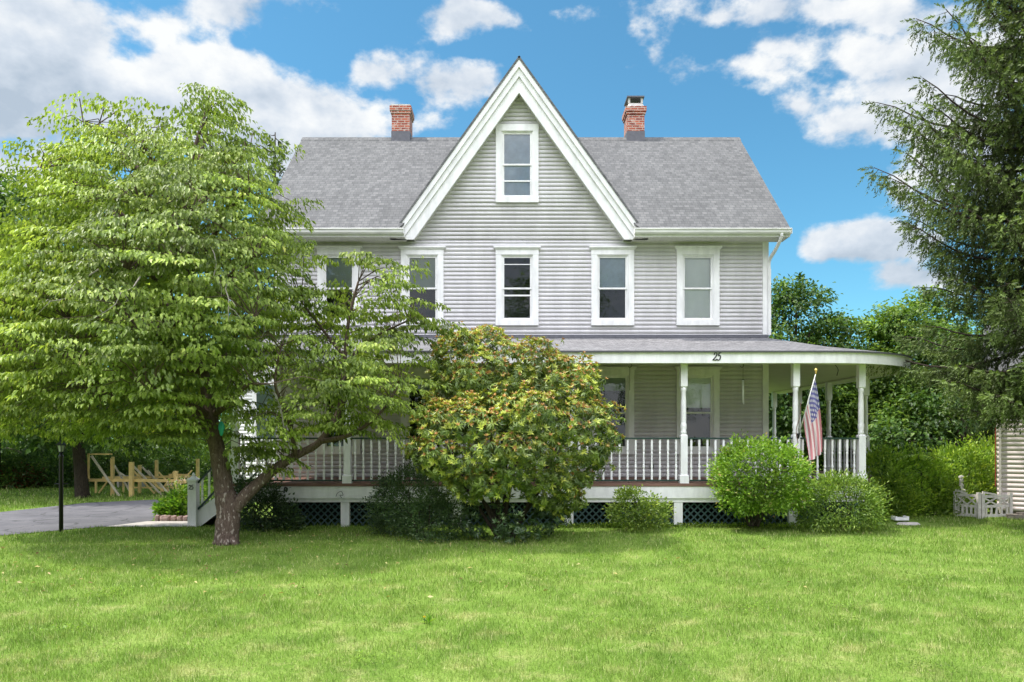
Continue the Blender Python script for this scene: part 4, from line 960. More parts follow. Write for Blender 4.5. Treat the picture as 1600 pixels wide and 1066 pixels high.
t = thing('shrub', 'dense round bright green bush on a short dark stem beside the flag', 'shrub', tuple(at(1180, 822, 14.9)))
small_shrub(t, [L_(1187, 742, 14.9, .80, .72, .58), L_(1168, 730, 14.9, .56, .6, .50), L_(1206, 737, 14.9, .58, .6, .58), L_(1150, 755, 14.9, .42, .45, .40), L_(1232, 752, 14.9, .36, .42, .40), L_(1205, 775, 14.8, .62, .5, .28), L_(1160, 785, 14.9, .36, .36, .2), L_(1245, 782, 14.9, .2, .25, .15)], 150, M['bushbright'], .068, 13, .10, .3)
stems(t, at(1178, 822, 15.0), [at(x, y, 14.95) for x, y in ((1150, 760), (1170, 750), (1185, 745), (1200, 755), (1220, 765), (1165, 780), (1190, 780))], .03)
P, N = lobe_points([L_(1178, 800, 15.15, .40, .25, .30)], 120, .1, .8); k = len(P); i = np.repeat(np.arange(k), 8)
leaf_mesh('dark_twigs', P[i] + RNG.normal(0, .05, (k * 8, 3)), RNG.normal(size=(k * 8, 3)) + UP, RNG.normal(size=(k * 8, 3)), np.full(k * 8, .06), np.full(k * 8, .016), RNG.random(k * 8) * .3, M['bushdark'], t)  # twigs below the crown keep to the dark end of the colour ramp

t = thing('shrub', 'feathery spreading yew below the right end of the porch', 'shrub', tuple(at(1320, 824, 15.0)))
small_shrub(t, [L_(1312, 782, 15.0, .58, .6, .38), L_(1328, 790, 14.9, .68, .6, .36), L_(1290, 795, 14.9, .55, .5, .36), L_(1300, 758, 15.1, .34, .4, .18), L_(1350, 802, 14.9, .36, .45, .26), L_(1275, 805, 14.9, .36, .4, .24), L_(1345, 765, 15.1, .3, .35, .22)], 140, M['yew'], .075, 17, .13, .5, .30, .35)
stems(t, at(1320, 824, 15.1), [at(x, y, 15) for x, y in ((1290, 760), (1310, 750), (1340, 770), (1365, 795), (1280, 790))], .02)

# hedge bushes right of the porch, one plant each
hb = [('bright green hedge bush touching the right end of the porch', [L_(1385, 755, 18.4, .62, .7, .75), L_(1372, 735, 18.5, .36, .5, .5), L_(1395, 785, 18.3, .7, .7, .5)], 1385),
      ('middle hedge bush with a compound leaved sapling rising out of it', [L_(1440, 765, 18.8, .85, .8, .85), L_(1425, 740, 18.8, .5, .6, .5), L_(1455, 790, 18.4, .85, .6, .5)], 1440),
      ('hedge bush directly behind the small white garden gate', [L_(1500, 765, 19.2, .85, .8, .95), L_(1490, 730, 19.2, .6, .6, .5), L_(1515, 735, 19.3, .55, .6, .5)], 1500),
      ('hedge bush tucked against the left corner of the pinkish outbuilding', [L_(1545, 760, 20.3, .6, .8, 1.0), L_(1540, 725, 20.4, .5, .6, .7)], 1545)]
for lb, lobes, px in hb:
    t = thing('shrub', lb, 'shrub', (gx(px, 18.8), 18.8, 0), 'hedge bushes right of the porch')
    small_shrub(t, lobes, 62, M['hedge'], .10, 13, .17, .3, .45, .8)
    stems(t, (gx(px, 18.8), 18.8, 0), [l[0] for l in lobes], .03)
t = thing('sapling', 'thin sapling with drooping compound leaves above the hedge', 'tree', (gx(1437, 18.4), 18.4, 0))
mb = MB(); b0 = at(1437, 805, 18.4); top = at(1437, 712, 18.4); mb.tube(smooth_path([b0, b0.lerp(top, .5) + Vector((.05, 0, 0)), top], 4), list(np.linspace(.02, .012, 9)), 6)
fr = []
for k in range(11):
    a = k * 2.4; ln = .55 + .15 * random.random(); d = Vector((math.cos(a), math.sin(a) * .8, .25)); prev = top
    pts = [top + d * ln * s_ + Vector((0, 0, -.35 * ln * s_ * s_)) for s_ in np.linspace(0, 1, 9)]; mb.tube(pts, [.006] * 9, 4); fr.append((pts, d))
mb.build('stem', M['darkbark'], t)
P, A = [], []
for pts, d in fr:
    sd = d.cross(Vector((0, 0, 1))).normalized()
    for p in pts[2:]:
        for sg in (-1, 1): P.append(p); A.append(sd * sg + d * .4 + Vector((0, 0, -.3)))
P, A = np.array(P), np.array(A); k = len(P); leaf_mesh('leaves', P, A, np.tile(UP, (k, 1)) + RNG.normal(0, .15, (k, 3)), np.full(k, .2), np.full(k, .065), RNG.uniform(.6, 1, k), M['hedge'], t)

# --- broad-leaved background trees -------------------------------------------
def broad_tree(name, label, base, lobes, m='farleaf', dens=9, leaf=.16, per=34, cl=.42, trunk=.22, group=None, inner=.45, tm='darkbark'):
    t = thing(name, label, 'tree', base, group); b0 = Vector(base)
    P, N = lobe_points(lobes, dens, .18, inner); n = len(P); i = np.repeat(np.arange(n), per); k = len(i)
    g = np.sin(P[:, 0] * 1.7) * np.sin(P[:, 2] * 2.1 + 1) * np.sin(P[:, 1] * 1.3); sz = cl * RNG.uniform(.6, 1.25, n) * np.where(g > .45, .35, 1)
    off = RNG.normal(0, .5, (k, 3)) * sz[i][:, None] * np.array([1, 1, .55]); Pp = P[i] + off
    A = unit(off * np.array([1, 1, .4]) + N[i] * .3 + np.array([0, 0, -.25]) + RNG.normal(0, .3, (k, 3)))
    Nn = UP + N[i] * .4 + RNG.normal(0, .35, (k, 3)); Ln = leaf * RNG.uniform(.6, 1.25, k)
    r = np.clip(RNG.random(k) * .8 + RNG.normal(0, .12, n)[i] + .12 * np.sign(off[:, 2]), 0, 1)
    leaf_mesh('crown', Pp, A, Nn, Ln, Ln * .6, r, M[m], t, .2, .15)
    mb = MB(); cs = [Vector(l[0]) for l in lobes]; c0 = sum(cs, Vector()) / len(cs); fork = b0.lerp(Vector((c0.x, c0.y, c0.z)), .55)
    mb.tube(smooth_path([b0, b0.lerp(fork, .12), fork, fork.lerp(c0, .6)], 5), [trunk * 1.35] + list(np.linspace(trunk, trunk * .45, 15)), 10, True, .08)
    for c_ in cs: mb.tube(smooth_path([fork, fork.lerp(c_, .5) + Vector((0, 0, .2)), c_], 4), list(np.linspace(trunk * .5, .03, 9)), 6)
    mb.build('trunk', M[tm], t); return t
def T(px, py, Y, r, ry=None, rz=None): return (tuple(at(px, py, Y)), (r, ry or r, rz or r * .85))
bt = 'trees behind the right side of the porch'
broad_tree('broadleaf_tree', 'airy topped tree rising just right of the house corner', (gx(1240, 30), 30, 0), [T(1245, 475, 30, 1.2, 1.2, 1.0), T(1215, 520, 30, 1.4), T(1265, 520, 30, 1.3), T(1235, 590, 30, 2.0), T(1190, 560, 30, 1.6), T(1290, 555, 29.5, 1.3), T(1240, 660, 30, 2.0)], 'farleaf', 5, .19, 34, .55, .22, bt)
broad_tree('broadleaf_tree', 'lighter green tree behind the curved porch roof', (gx(1330, 31), 31, 0), [T(1330, 540, 31, 1.6, 1.6, 1.1), T(1300, 530, 31, 1.1, 1.1, .9), T(1360, 530, 31, 1.2, 1.2, 1.0), T(1345, 610, 31, 2.1), T(1300, 640, 30, 1.6)], 'farlight', 5, .19, 34, .55, .22, bt)
broad_tree('broadleaf_tree', 'tree half hidden behind the tips of the big spruce', (gx(1425, 30), 30, 0), [T(1410, 520, 30, 1.4, 1.4, 1.1), T(1450, 500, 31, 1.5), T(1405, 580, 30, 1.6), T(1450, 600, 30, 2.2), T(1430, 660, 29, 1.8)], 'farlight', 5, .19, 34, .55, .22, bt)
broad_tree('broadleaf_tree', 'dark tree seen between the porch posts', (gx(1270, 34), 34, 0), [T(1230, 640, 34, 2.2), T(1290, 650, 34, 2.4), T(1350, 660, 34, 2.4), T(1250, 710, 33, 1.8), T(1320, 715, 33, 1.9)], 'farleaf', 5, .22, 30, .6, .25, bt)
broad_tree('broadleaf_tree', 'dark tree filling the gap left of the outbuilding', (gx(1490, 27), 27, 0), [T(1420, 690, 27, 1.6), T(1480, 650, 27, 2.0), T(1530, 680, 27, 1.8), T(1500, 580, 28, 2.2), T(1560, 600, 28, 2.2), T(1600, 660, 29, 2.2)], 'farleaf', 5, .19, 32, .55, .22, bt)
broad_tree('broadleaf_tree', 'tree closing the view beyond the outbuilding roof', (gx(1640, 32), 32, 0), [T(1620, 560, 32, 3.0), T(1680, 520, 32, 3.0), T(1700, 640, 32, 3.0)], 'farleaf', 3, .24, 26, .8, .3, bt)
# left side
broad_tree('shade_tree', 'big shade tree with straight dark trunk beyond the driveway', tuple(at(129, 777, 24)[:2]) + (0,),
           [T(60, 480, 23.5, 2.6, 2.4, 1.9), T(150, 560, 24, 2.8, 2.4, 1.8), T(20, 600, 23, 2.4, 2.2, 1.5), T(230, 600, 24, 2.4, 2.4, 1.5), T(100, 640, 23, 2.4, 2.2, 1.0), T(-60, 560, 24, 2.6), T(180, 655, 23.5, 1.9, 2, .8), T(30, 380, 24, 2.4), T(260, 660, 24.5, 1.5, 1.5, .7), T(140, 430, 25, 3)], 'farleaf', 3.4, .2, 36, .62, .26, None, .5)
broad_tree('broadleaf_tree', 'light green tree at the left frame edge behind the dogwood', (gx(-10, 28), 28, 0), [T(15, 360, 28, 1.7), T(-30, 420, 28, 2.6), T(20, 450, 28, 2.4), T(-20, 560, 28, 3)], 'farlight', 4, .2, 34, .6, .26)
lt = 'undergrowth trees behind the timber frame'
broad_tree('broadleaf_tree', 'dark undergrowth tree left of the shade tree trunk', (gx(60, 33), 33, 0), [T(10, 700, 33, 2.4), T(60, 690, 33, 2.4), T(100, 720, 32, 1.6), T(40, 735, 32, 1.2)], 'farleaf', 3.4, .22, 30, .6, .2, lt)
broad_tree('broadleaf_tree', 'undergrowth tree behind the left half of the timber frame', (gx(190, 34), 34, 0), [T(160, 690, 34, 2.2), T(215, 690, 34, 2.4), T(180, 735, 33, 1.4), T(235, 730, 33, 1.5)], 'farleaf', 3.4, .22, 30, .6, .2, lt)
broad_tree('broadleaf_tree', 'undergrowth tree behind the right half of the timber frame', (gx(290, 34), 34, 0), [T(280, 690, 34, 2.4), T(340, 690, 34, 2.6), T(300, 735, 33, 1.4), T(350, 735, 33, 1.6), T(370, 640, 34, 2.4)], 'farlight', 3.4, .22, 30, .6, .2, lt)
t = thing('shrub', 'rust red leaved shrub at the back of the left lawn', 'shrub', (gx(28, 29), 29, 0))
M['redleaf'] = leaf_mat('rust red shrub leaf', [(0, (.10, .03, .015)), (1, (.32, .10, .05))], .3)
small_shrub(t, [T(20, 752, 29, .8, .7, .55), T(42, 755, 29, .7, .6, .45)], 40, M['redleaf'], .12, 12, .2)
stems(t, (gx(28, 29), 29, 0), [tuple(at(20, 752, 29)), tuple(at(42, 752, 29))], .03)
for lb, px, Y, r in (('green mound shrub left of the rust red shrub', -5, 28.5, .9), ('dark rounded shrub between rust red shrub and shade tree trunk', 72, 29, 1.1), ('dark rounded shrub just left of the shade tree trunk', 108, 29.5, .9), ('dark shrub under the left bay of the timber frame', 165, 31, 1.0), ('dark shrub under the middle of the timber frame', 232, 31, 1.1), ('dark shrub behind the flower bed', 300, 30, 1.2)):
    t = thing('shrub', lb, 'shrub', (gx(px, Y), Y, 0), 'shrubs along the back of the left lawn')
    c_ = (gx(px, Y), Y, r * .7); small_shrub(t, [(c_, (r, r * .8, r * .75)), ((c_[0] + .6 * r, Y, r * .5), (r * .8, r * .7, r * .55)), ((c_[0] - .6 * r, Y, r * .5), (r * .8, r * .7, r * .55))], 24, M['farleaf'], .13, 14, .25, .3, .5)
    stems(t, (c_[0], Y, 0), [c_], .03)
# far wood line so no bare horizon shows
def wood():
    n = 5200; a = RNG.uniform(-1.5, 1.5, n); D = RNG.uniform(52, 66, n); x = np.sin(a) * D; y = 15 + np.cos(a) * D; h = 6.5 + 1.6 * np.sin(a * 9) + 1.2 * np.sin(a * 23 + 1)
    z = RNG.uniform(0, 1, n) ** .8 * h; P = np.stack([x, y, z], 1); per = 16; i = np.repeat(np.arange(n), per); k = len(i)
    off = RNG.normal(0, .7, (k, 3)); P = P[i] + off; P[:, 2] = np.abs(P[:, 2])
    Ln = RNG.uniform(.3, .7, k); o = leaf_mesh('far_woods', P, RNG.normal(size=(k, 3)), UP + RNG.normal(0, .6, (k, 3)), Ln, Ln * .7, RNG.random(k) * .7, M['farleaf']); tag(o, 'distant dark wood closing the view behind the yard', 'woods', kind='stuff')
wood()

# --- conifers -----------------------------------------------------------------
def spruce(t, base, H, R, z0, nb, drop=.5, twl=.42, per=26, trunk=.28, mat_='spruce', seed=3, needle=.075, tiers=None, sprayd=1., length_fn=None):
    rg = np.random.default_rng(seed); b0 = np.array(base, float); mb = MB()
    mb.tube([tuple(b0), tuple(b0 + [0, 0, H * .5]), tuple(b0 + [0, 0, H])], [trunk, trunk * .55, .03], 12)
    TP, TA, TL, TR = [], [], [], []
    for k in range(nb):
        f = (k + rg.random() * .8) / nb; z = z0 + (H - z0) * f ** 1.05; az = k * 2.399 + rg.normal(0, .25)
        L = (length_fn(z, az) * (.90 + .17 * math.sin(z * 2.9 + 2.2)) if length_fn else R * (1 - f) ** .75 + .35) * rg.uniform(.68, 1.2)
        h = np.array([math.cos(az), math.sin(az), 0]); sd = np.array([-h[1], h[0], 0]); n = 9; s = np.linspace(0, 1, n)
        asc = drop if np.isscalar(drop) else float(np.interp(z, drop[0], drop[1])); asc += rg.normal(0, .07)
        zz = z + L * (asc * s ** 1.25 - .13 * np.sin(math.pi * np.minimum(1, s * 1.1)) + .10 * np.maximum(s - .7, 0))
        pts = b0 + h * (s * L)[:, None]; pts[:, 2] = zz; pts += sd * (rg.normal(0, .05) * L * s ** 2)[:, None]
        mb.tube([tuple(p) for p in pts], list(np.linspace(.05 * trunk / .28, .008, n)), 5)
        # side branchlets, flat, each carrying hanging twigs
        m_ = int(L * 9 * sprayd)
        for j in range(m_):
            u = .12 + .88 * (j + rg.random()) / m_; p = np.array([np.interp(u, s, pts[:, c]) for c in range(3)]); sg = 1 if j % 2 else -1
            bl = (.20 + .95 * (1 - u) * min(1, u * 3)) * min(1., L / 2.5) * rg.uniform(.6, 1.1); dr = h * .75 + sd * sg * .8 + np.array([0, 0, .05]); q = max(2, int(bl * 10))
            e = p + dr * bl * .8 + np.array([0, 0, -.18 * bl]); mb.tube([tuple(p), tuple(e)], [.008, .003], 3, False)
            for w in range(q):
                v = (w + .5) / q; tp = p + (e - p) * v; ln = twl * rg.uniform(.45, 1.25) * (1 - .35 * v)
                TP.append(tp); d = dr * rg.uniform(.05, .75) + np.array([rg.normal(0, .22), rg.normal(0, .22), -1.]); TA.append(d); TL.append(ln); TR.append(.5 * v * (u > .5) + .3 * rg.random() + .15 * u)
            TP.append(e); TA.append(dr + np.array([0, 0, -.15])); TL.append(.2); TR.append(.55 + .3 * rg.random())
        TP.append(pts[-1]); TA.append(h + np.array([0, 0, .1])); TL.append(.28); TR.append(.7)
    mb.build('trunk', M['darkbark'], t)
    TP, TA, TL, TR = np.array(TP), unit(np.array(TA)), np.array(TL), np.array(TR); n = len(TP); i = np.repeat(np.arange(n), per); k = len(i)
    u = np.tile((np.arange(per) + .3) / per, n); a = RNG.uniform(0, 2 * np.pi, k); e1 = unit(np.cross(TA, RNG.normal(size=(n, 3)))); e2 = np.cross(TA, e1)
    rad = e1[i] * np.cos(a)[:, None] + e2[i] * np.sin(a)[:, None]; P = TP[i] + TA[i] * (u * TL[i])[:, None] + rad * .006
    A = rad * .62 + TA[i] * .9; Ln = needle * RNG.uniform(.7, 1.2, k) * (1 - .35 * u)
    leaf_mesh('crown', P, A, TA[i] + rad * .1, Ln, Ln * .36, np.clip(TR[i] + RNG.normal(0, .1, k), 0, 1), M[mat_], t, .1, .1); return n
SB = (gx(1640, 14.6), 14.6, 0.)
t = thing('spruce_tree', 'tall weeping spruce filling the right edge of the frame', 'tree', SB)
def slen(z, az):
    return float(np.interp(z, [2, 3, 4.5, 6, 7.5, 8.8, 9.8, 10.8, 12.5, 14.5, 16.5], [1.8, 2.5, 2.9, 3.15, 3.35, 3.0, 2.5, 1.95, 1.5, .9, .3]))
print('twigs', spruce(t, SB, 16.5, 3.6, 2.7, 215, ([2.5, 4, 5, 6.5, 12], [-.12, -.05, .12, .34, .42]), .58, 21, .27, 'spruce', 5, .092, None, 1.1, slen))
CB = (gx(430, 42), 42, 0.); t = thing('fir_tree', 'slim dark fir tip showing above the roof left of the house', 'tree', CB)
spruce(t, CB, gz(207, 42), 2.6, 8, 60, -.1, .42, 8, .2, 'spruce', 9, .3, None, .55)

# ------------------------------------------------------------------ small things
# flag on its pole, fixed to the post at the right of the steps
def flag():
    b0 = Vector((POSTX[5] + .03, PY - .09, gz(682, 15.8))); tipp = at(1275, 583, 15.25)
    t = thing('flag', 'faded stars and stripes flag hanging limp from a slanted pole on a porch post', 'flag', tuple(b0))
    q = MB(); q.tube([b0, b0.lerp(tipp, .5), tipp], [.013, .012, .011], 8); q.build('pole', M['white'], t)
    q = MB(); q.lathe(tipp.x, tipp.y, [(tipp.z - .02, .012), (tipp.z, .022), (tipp.z + .02, .014), (tipp.z + .05, .034), (tipp.z + .085, .03), (tipp.z + .10, .008)]); q.build('finial', M['brass'], t)
    q = MB(); q.bar(b0 + Vector((0, .03, -.05)), b0 + Vector((0, .03, .06)), .05, .03, (0, 1, 0)); q.tube([b0 - (tipp - b0) * .03, b0 + (tipp - b0) * .06], [.02, .02], 8); q.build('bracket', M['black'], t)
    q = MB(); sp = smooth_path([at(1247, 693, 15.75), at(1244, 672, 15.7), at(1250, 650, 15.66), at(1251, 630, 15.62)], 4); q.tube(sp, [.008] * len(sp), 5); q.build('halyard', M['deck'], t)
    ns, nt = 34, 30; V = []; UV = []
    h0, h1 = b0.lerp(tipp, .94), b0.lerp(tipp, .28)
    for a in range(ns + 1):
        s = a / ns; top = h0.lerp(h1, s); ct = at(1286 - 21 * s, 706 + 16 * s, 15.42 + .05 * s)
        for b_ in range(nt + 1):
            u = b_ / nt; e = min(1, u * 2.4); g = 1 - (1 - u) ** 1.6
            p = Vector((top.x + (ct.x - top.x) * g, top.y + (ct.y - top.y) * u, top.z + (ct.z - top.z) * u))
            amp = .055 * e; ph = s * 15 + u * 1.2; p += Vector((.012 * math.cos(ph) * e, amp * math.sin(ph), 0)); V.append(p); UV.append((u, s))
    Fq = [(a * (nt + 1) + b_, a * (nt + 1) + b_ + 1, (a + 1) * (nt + 1) + b_ + 1, (a + 1) * (nt + 1) + b_) for a in range(ns) for b_ in range(nt)]
    me = bpy.data.meshes.new('cloth'); me.from_pydata(V, [], Fq); uv = me.uv_layers.new(name='UVMap')
    for l in me.loops: uv.data[l.index].uv = UV[l.vertex_index]
    me.polygons.foreach_set('use_smooth', [True] * len(Fq)); me.materials.append(M['flag']); link(bpy.data.objects.new('cloth', me), t)
flag()

# wind chime and hooks under the porch ceiling
cx, cy = gx(1161, 16.6), 16.6
t = thing('wind_chime', 'slim white wind chime hanging from the porch ceiling right of the last window', 'wind chime', (cx, cy, gz(632, 16.6)))
q = MB(); q.tube([(cx, cy, 3.75), (cx, cy, gz(594, cy))], [.004, .004], 5); q.build('cord', M['black'], t)
for k in range(4):
    a = k * math.pi / 2; x, y = cx + .014 * math.cos(a), cy + .014 * math.sin(a); q = MB(); q.lathe(x, y, [(gz(632 - 3 * k, cy), .009), (gz(594, cy), .009)], 8); q.build('tube', M['white'], t)
q = MB(); q.lathe(cx, cy, [(gz(594, cy), .03), (gz(593, cy), .03)], 10); q.build('disc', M['green'], t)
for k, (px, lab) in enumerate(((984, 'dark plant hook hanging beside the window next to the rhododendron'), (1159, 'dark plant hook above the wind chime'))):
    x = gx(px, 16.2); q = MB(); q.tube(smooth_path([(x, 16.2, 3.74), (x, 16.2, 3.68), (x + .05, 16.2, 3.62), (x, 16.2, 3.57), (x - .03, 16.2, 3.60)], 4), [.007] * 17, 5)
    if k == 0: q.tube([(x, 16.2, 3.57), (x, 16.2, gz(610, 16.2))], [.006, .006], 5)
    tag(q.build('plant_hook', M['black']), lab, 'hook', 'hooks under the porch ceiling')
q = MB(); q.tube(smooth_path([(8.0 - .7, 16.4, 3.66), (8.0 - .55, 16.5, 3.67), (8.0 - .42, 16.6, 3.56), (8.0 - .45, 16.6, 3.42)], 5), [.009] * 16, 5)
tag(q.build('loose_cable', M['black']), 'black cable loop drooping from the ceiling of the rounded porch corner', 'cable')

# lamp post
lx, ly = gx(95.5, 15.0), 15.0; s_ = 15.0 / F
t = thing('lamp_post', 'black lamp post with small lantern beside the driveway', 'lamp post', (lx, ly, 0))
q = MB(); q.lathe(lx, ly, [(0, .042), (1.55, .040), (1.56, .05), (1.60, .05), (1.62, .028), (1.68, .03)], 14); q.build('post', M['black'], t)
q = MB(); zc = gz(756, ly); q.tube([(lx - .13, ly, zc), (lx + .13, ly, zc)], [.008, .008], 6); q.lathe(lx - .13, ly, [(zc - .015, .004), (zc, .016), (zc + .015, .004)], 8); q.lathe(lx + .13, ly, [(zc - .015, .004), (zc, .016), (zc + .015, .004)], 8); q.build('ladder_rest', M['black'], t)
la = MB(); z0 = 1.66; n = 6
def ring(r, z, ph=0.): return [(lx + r * math.cos(2 * math.pi * k / n + ph), ly + r * math.sin(2 * math.pi * k / n + ph), z) for k in range(n)]
la.add(ring(.055, z0) + ring(.055, z0 + .02), [(k, (k + 1) % n, (k + 1) % n + n, k + n) for k in range(n)] + [tuple(range(n))])
r1, r2 = ring(.055, z0 + .02), ring(.085, z0 + .15)
for k in range(n): la.bar(r1[k], r2[k], .012, .012)
la.add(ring(.12, z0 + .15) + ring(.125, z0 + .165) + ring(.05, z0 + .215) + ring(.02, z0 + .235), [(k + j * n, (k + 1) % n + j * n, (k + 1) % n + n + j * n, k + n + j * n) for j in range(3) for k in range(n)] + [tuple(range(n))[::-1]])
la.lathe(lx, ly, [(z0 + .23, .012), (z0 + .25, .018), (z0 + .27, .004)], 8); lo_ = la.build('lantern', M['black'], t)
g = MB(); g.add(ring(.048, z0 + .021) + ring(.078, z0 + .149), [(k, (k + 1) % n, (k + 1) % n + n, k + n) for k in range(n)]); g.build('lantern_glass', M['lamp'], lo_)

# timber frame of an unfinished deck at the back of the yard
YF = 24.4
t = thing('timber_frame', 'unfinished yellow timber deck frame with diagonal braces beyond the driveway', 'timber frame', (gx(206, YF), YF, 0))
def tb(p, q, w, m='lumber', name='brace', dY=0.): 
    b = MB(); b.bar(at(p[0], p[1], YF + dY), at(q[0], q[1], YF + dY), *((w * YF / F, .05) if abs(p[0] - q[0]) < 1 else (.05, w * YF / F))); b.build(name, M[m], t)
tb((138.5, 709), (138.5, 752), 2.6, name='post'); tb((138, 709.7), (175, 709.7), 2.2, name='rail')
tb((137, 750.2), (302, 751.5), 4.6, name='beam'); tb((160, 746.8), (304, 744.6), 4.2, name='beam', dY=1.6); tb((277, 755), (308, 753), 3, name='beam', dY=.8)
for x, a, c_, w, dy in ((175.8, 714, 774, 4.4, .3), (205.6, 722, 776.5, 5.8, -.08), (218.3, 727, 776, 4.0, 1.5), (244.8, 719, 774, 4.0, 1.7), (275, 736, 775, 5.0, -.08), (309, 717, 773, 4.0, 1.6)):
    yy = YF + dy; b = MB(); x_ = gx(x, yy); hw = w * yy / F / 2; b.box(x_ - hw, x_ + hw, yy - hw, yy + hw, 0, gz(a, yy)); b.build('post', M['lumber'], t)
for p, q, w, m, dy in (((143, 712.5), (186.5, 775), 3.0, 'pale_lumber', -.12), ((168, 752), (154.6, 770.5), 2.2, 'lumber', .4), ((178.5, 727), (203, 768), 2.2, 'pale_lumber', .9), ((208, 728), (254, 775), 2.6, 'pale_lumber', .7), ((208, 735), (244, 774), 2.2, 'lumber', 1.2),
                       ((231, 735), (256, 766), 2.2, 'pale_lumber', 1.3), ((272, 737), (251, 769), 2.2, 'lumber', 1.0), ((300, 735), (291, 745), 2, 'lumber', .5), ((186, 738), (206, 752), 2.2, 'pale_lumber', 1.9), ((222, 730), (262, 770), 2.2, 'pale_lumber', 1.6), ((248, 738), (275, 768), 2.2, 'lumber', 1.1), ((264, 742), (296, 742), 2.6, 'lumber', 1.7), ((262, 770), (244, 748), 2, 'pale_lumber', .2), ((150, 752), (150, 772), 3, 'lumber', 1.5), ((193, 749), (193, 774), 3, 'lumber', 1.8), ((262, 749), (262, 774), 3, 'lumber', 1.8), ((207, 762), (272, 762), 2.4, 'lumber', 1.9), ((236, 752), (256, 768), 2.2, 'lumber', .3)): tb(p, q, w, m, 'brace', dy)
for k, (p, q, lab) in enumerate((((183, 756), (300, 754), 'low bench with white legs in the shade behind the timber frame'),)):
    Yb = 29.; u = thing('bench', lab, 'bench', (gx(205, Yb), Yb, 0)); b = MB(); b.box(gx(180, Yb), gx(222, Yb), Yb, Yb + .4, .42, .47); b.build('seat', M['rock'], u)
    for x in (183, 200, 219): b = MB(); b.box(gx(x, Yb) - .04, gx(x, Yb) + .04, Yb + .05, Yb + .35, 0, .42); b.build('leg', M['concrete'], u)

# flower bed by the steps: edging stones, hosta mound, pale flowers
def stone(px0, px1, Y, h, label, m='stone'):
    x0, x1 = gx(px0, Y), gx(px1, Y); n = 10; V = []
    for i, (zz, k) in enumerate(((0, 1.), (h * .55, 1.02), (h * .9, .92), (h, .75))):
        for j in range(n):
            a = 2 * math.pi * j / n; cc, ss = math.cos(a), math.sin(a); cc = math.copysign(abs(cc) ** .5, cc); ss = math.copysign(abs(ss) ** .5, ss)
            V.append(((x0 + x1) / 2 + cc * (x1 - x0) / 2 * k * random.uniform(.95, 1.03), Y + ss * .09 * k * random.uniform(.9, 1.1), zz * random.uniform(.94, 1.06)))
    Fq = [(i * n + j, i * n + (j + 1) % n, (i + 1) * n + (j + 1) % n, (i + 1) * n + j) for i in range(3) for j in range(n)] + [tuple(3 * n + j for j in range(n))]
    tag(MB().add(V, Fq).build('edging_stone', M[m]), label, 'stone', 'stones edging the flower bed')
for a, b_, h, lb in ((243.5, 250, .15, 'reddish bed stone at the far left end of the edging'), (251, 267, .145, 'longest bed stone, second from the left of the edging'), (268.5, 277, .14, 'bed stone third from the left under the hosta'), (278, 286, .13, 'fourth bed stone from the left'), (287, 296, .135, 'bed stone nearest the numbered white post')): stone(a, b_, 16.88, h, lb)
t = thing('flower_bed_plant', 'low bright green leafy mound spilling over the bed stones', 'plant', (gx(268, 17.2), 17.2, 0))
o = small_shrub(t, [L_(262, 800, 17.15, .25, .2, .16), L_(275, 796, 17.2, .25, .2, .2), L_(290, 800, 17.2, .22, .2, .16), L_(253, 796, 17.3, .16, .15, .14), L_(280, 785, 17.5, .3, .2, .25)], 140, M['garden'], .10, 9, .07, .4, .55, .7)
t = thing('flower_bed_plant', 'tall perennial with pale pink flowers beside the numbered white post', 'plant', (gx(283, 17.6), 17.6, 0))
mb = MB(); P = []; FP = []
for k in range(46):
    b0 = Vector((gx(random.uniform(262, 345), 17.6), random.uniform(17.2, 18.2), 0)); h = random.uniform(.65, 1.05); tp = b0 + Vector((random.uniform(-.15, .15), random.uniform(-.1, .1), h)); mb.tube([b0, b0.lerp(tp, .6) + Vector((.02, 0, 0)), tp], [.005, .004, .003], 4, False)
    for j in range(26): P.append(b0.lerp(tp, random.uniform(.15, 1)))
    if b0.x < gx(303, 17.6):
        FP.append([tuple(tp + Vector((random.gauss(0, .03), random.gauss(0, .03), random.gauss(-.05, .05)))) for j in range(12)])
mb.build('stems', M['garden'] if False else M['green'], t); P = np.array(P); k = len(P)
leaf_mesh('leaves', P, RNG.normal(size=(k, 3)) + [0, 0, .3], UP + RNG.normal(0, .3, (k, 3)), RNG.uniform(.08, .15, k), RNG.uniform(.02, .04, k), RNG.random(k), M['garden'], t)
for fp in FP: P = np.array(fp); k = len(P); leaf_mesh('flower_head', P, RNG.normal(size=(k, 3)), UP + RNG.normal(0, .5, (k, 3)), np.full(k, .035), np.full(k, .028), RNG.random(k), M['fruit'], t)

# ground cover along the foot of the lattice
n = 2600; x = RNG.uniform(gx(875, 15.7), gx(1300, 15.7), n); y = RNG.normal(15.72, .07, n); P = np.stack([x, y, np.abs(RNG.normal(.03, .03, n))], 1)
o = leaf_mesh('ground_cover', P, RNG.normal(size=(n, 3)) + [0, -.3, .8], UP + RNG.normal(0, .3, (n, 3)), RNG.uniform(.04, .08, n), RNG.uniform(.02, .035, n), RNG.random(n), M['hedge']); tag(o, 'low weeds along the foot of the lattice', 'weeds', kind='stuff')

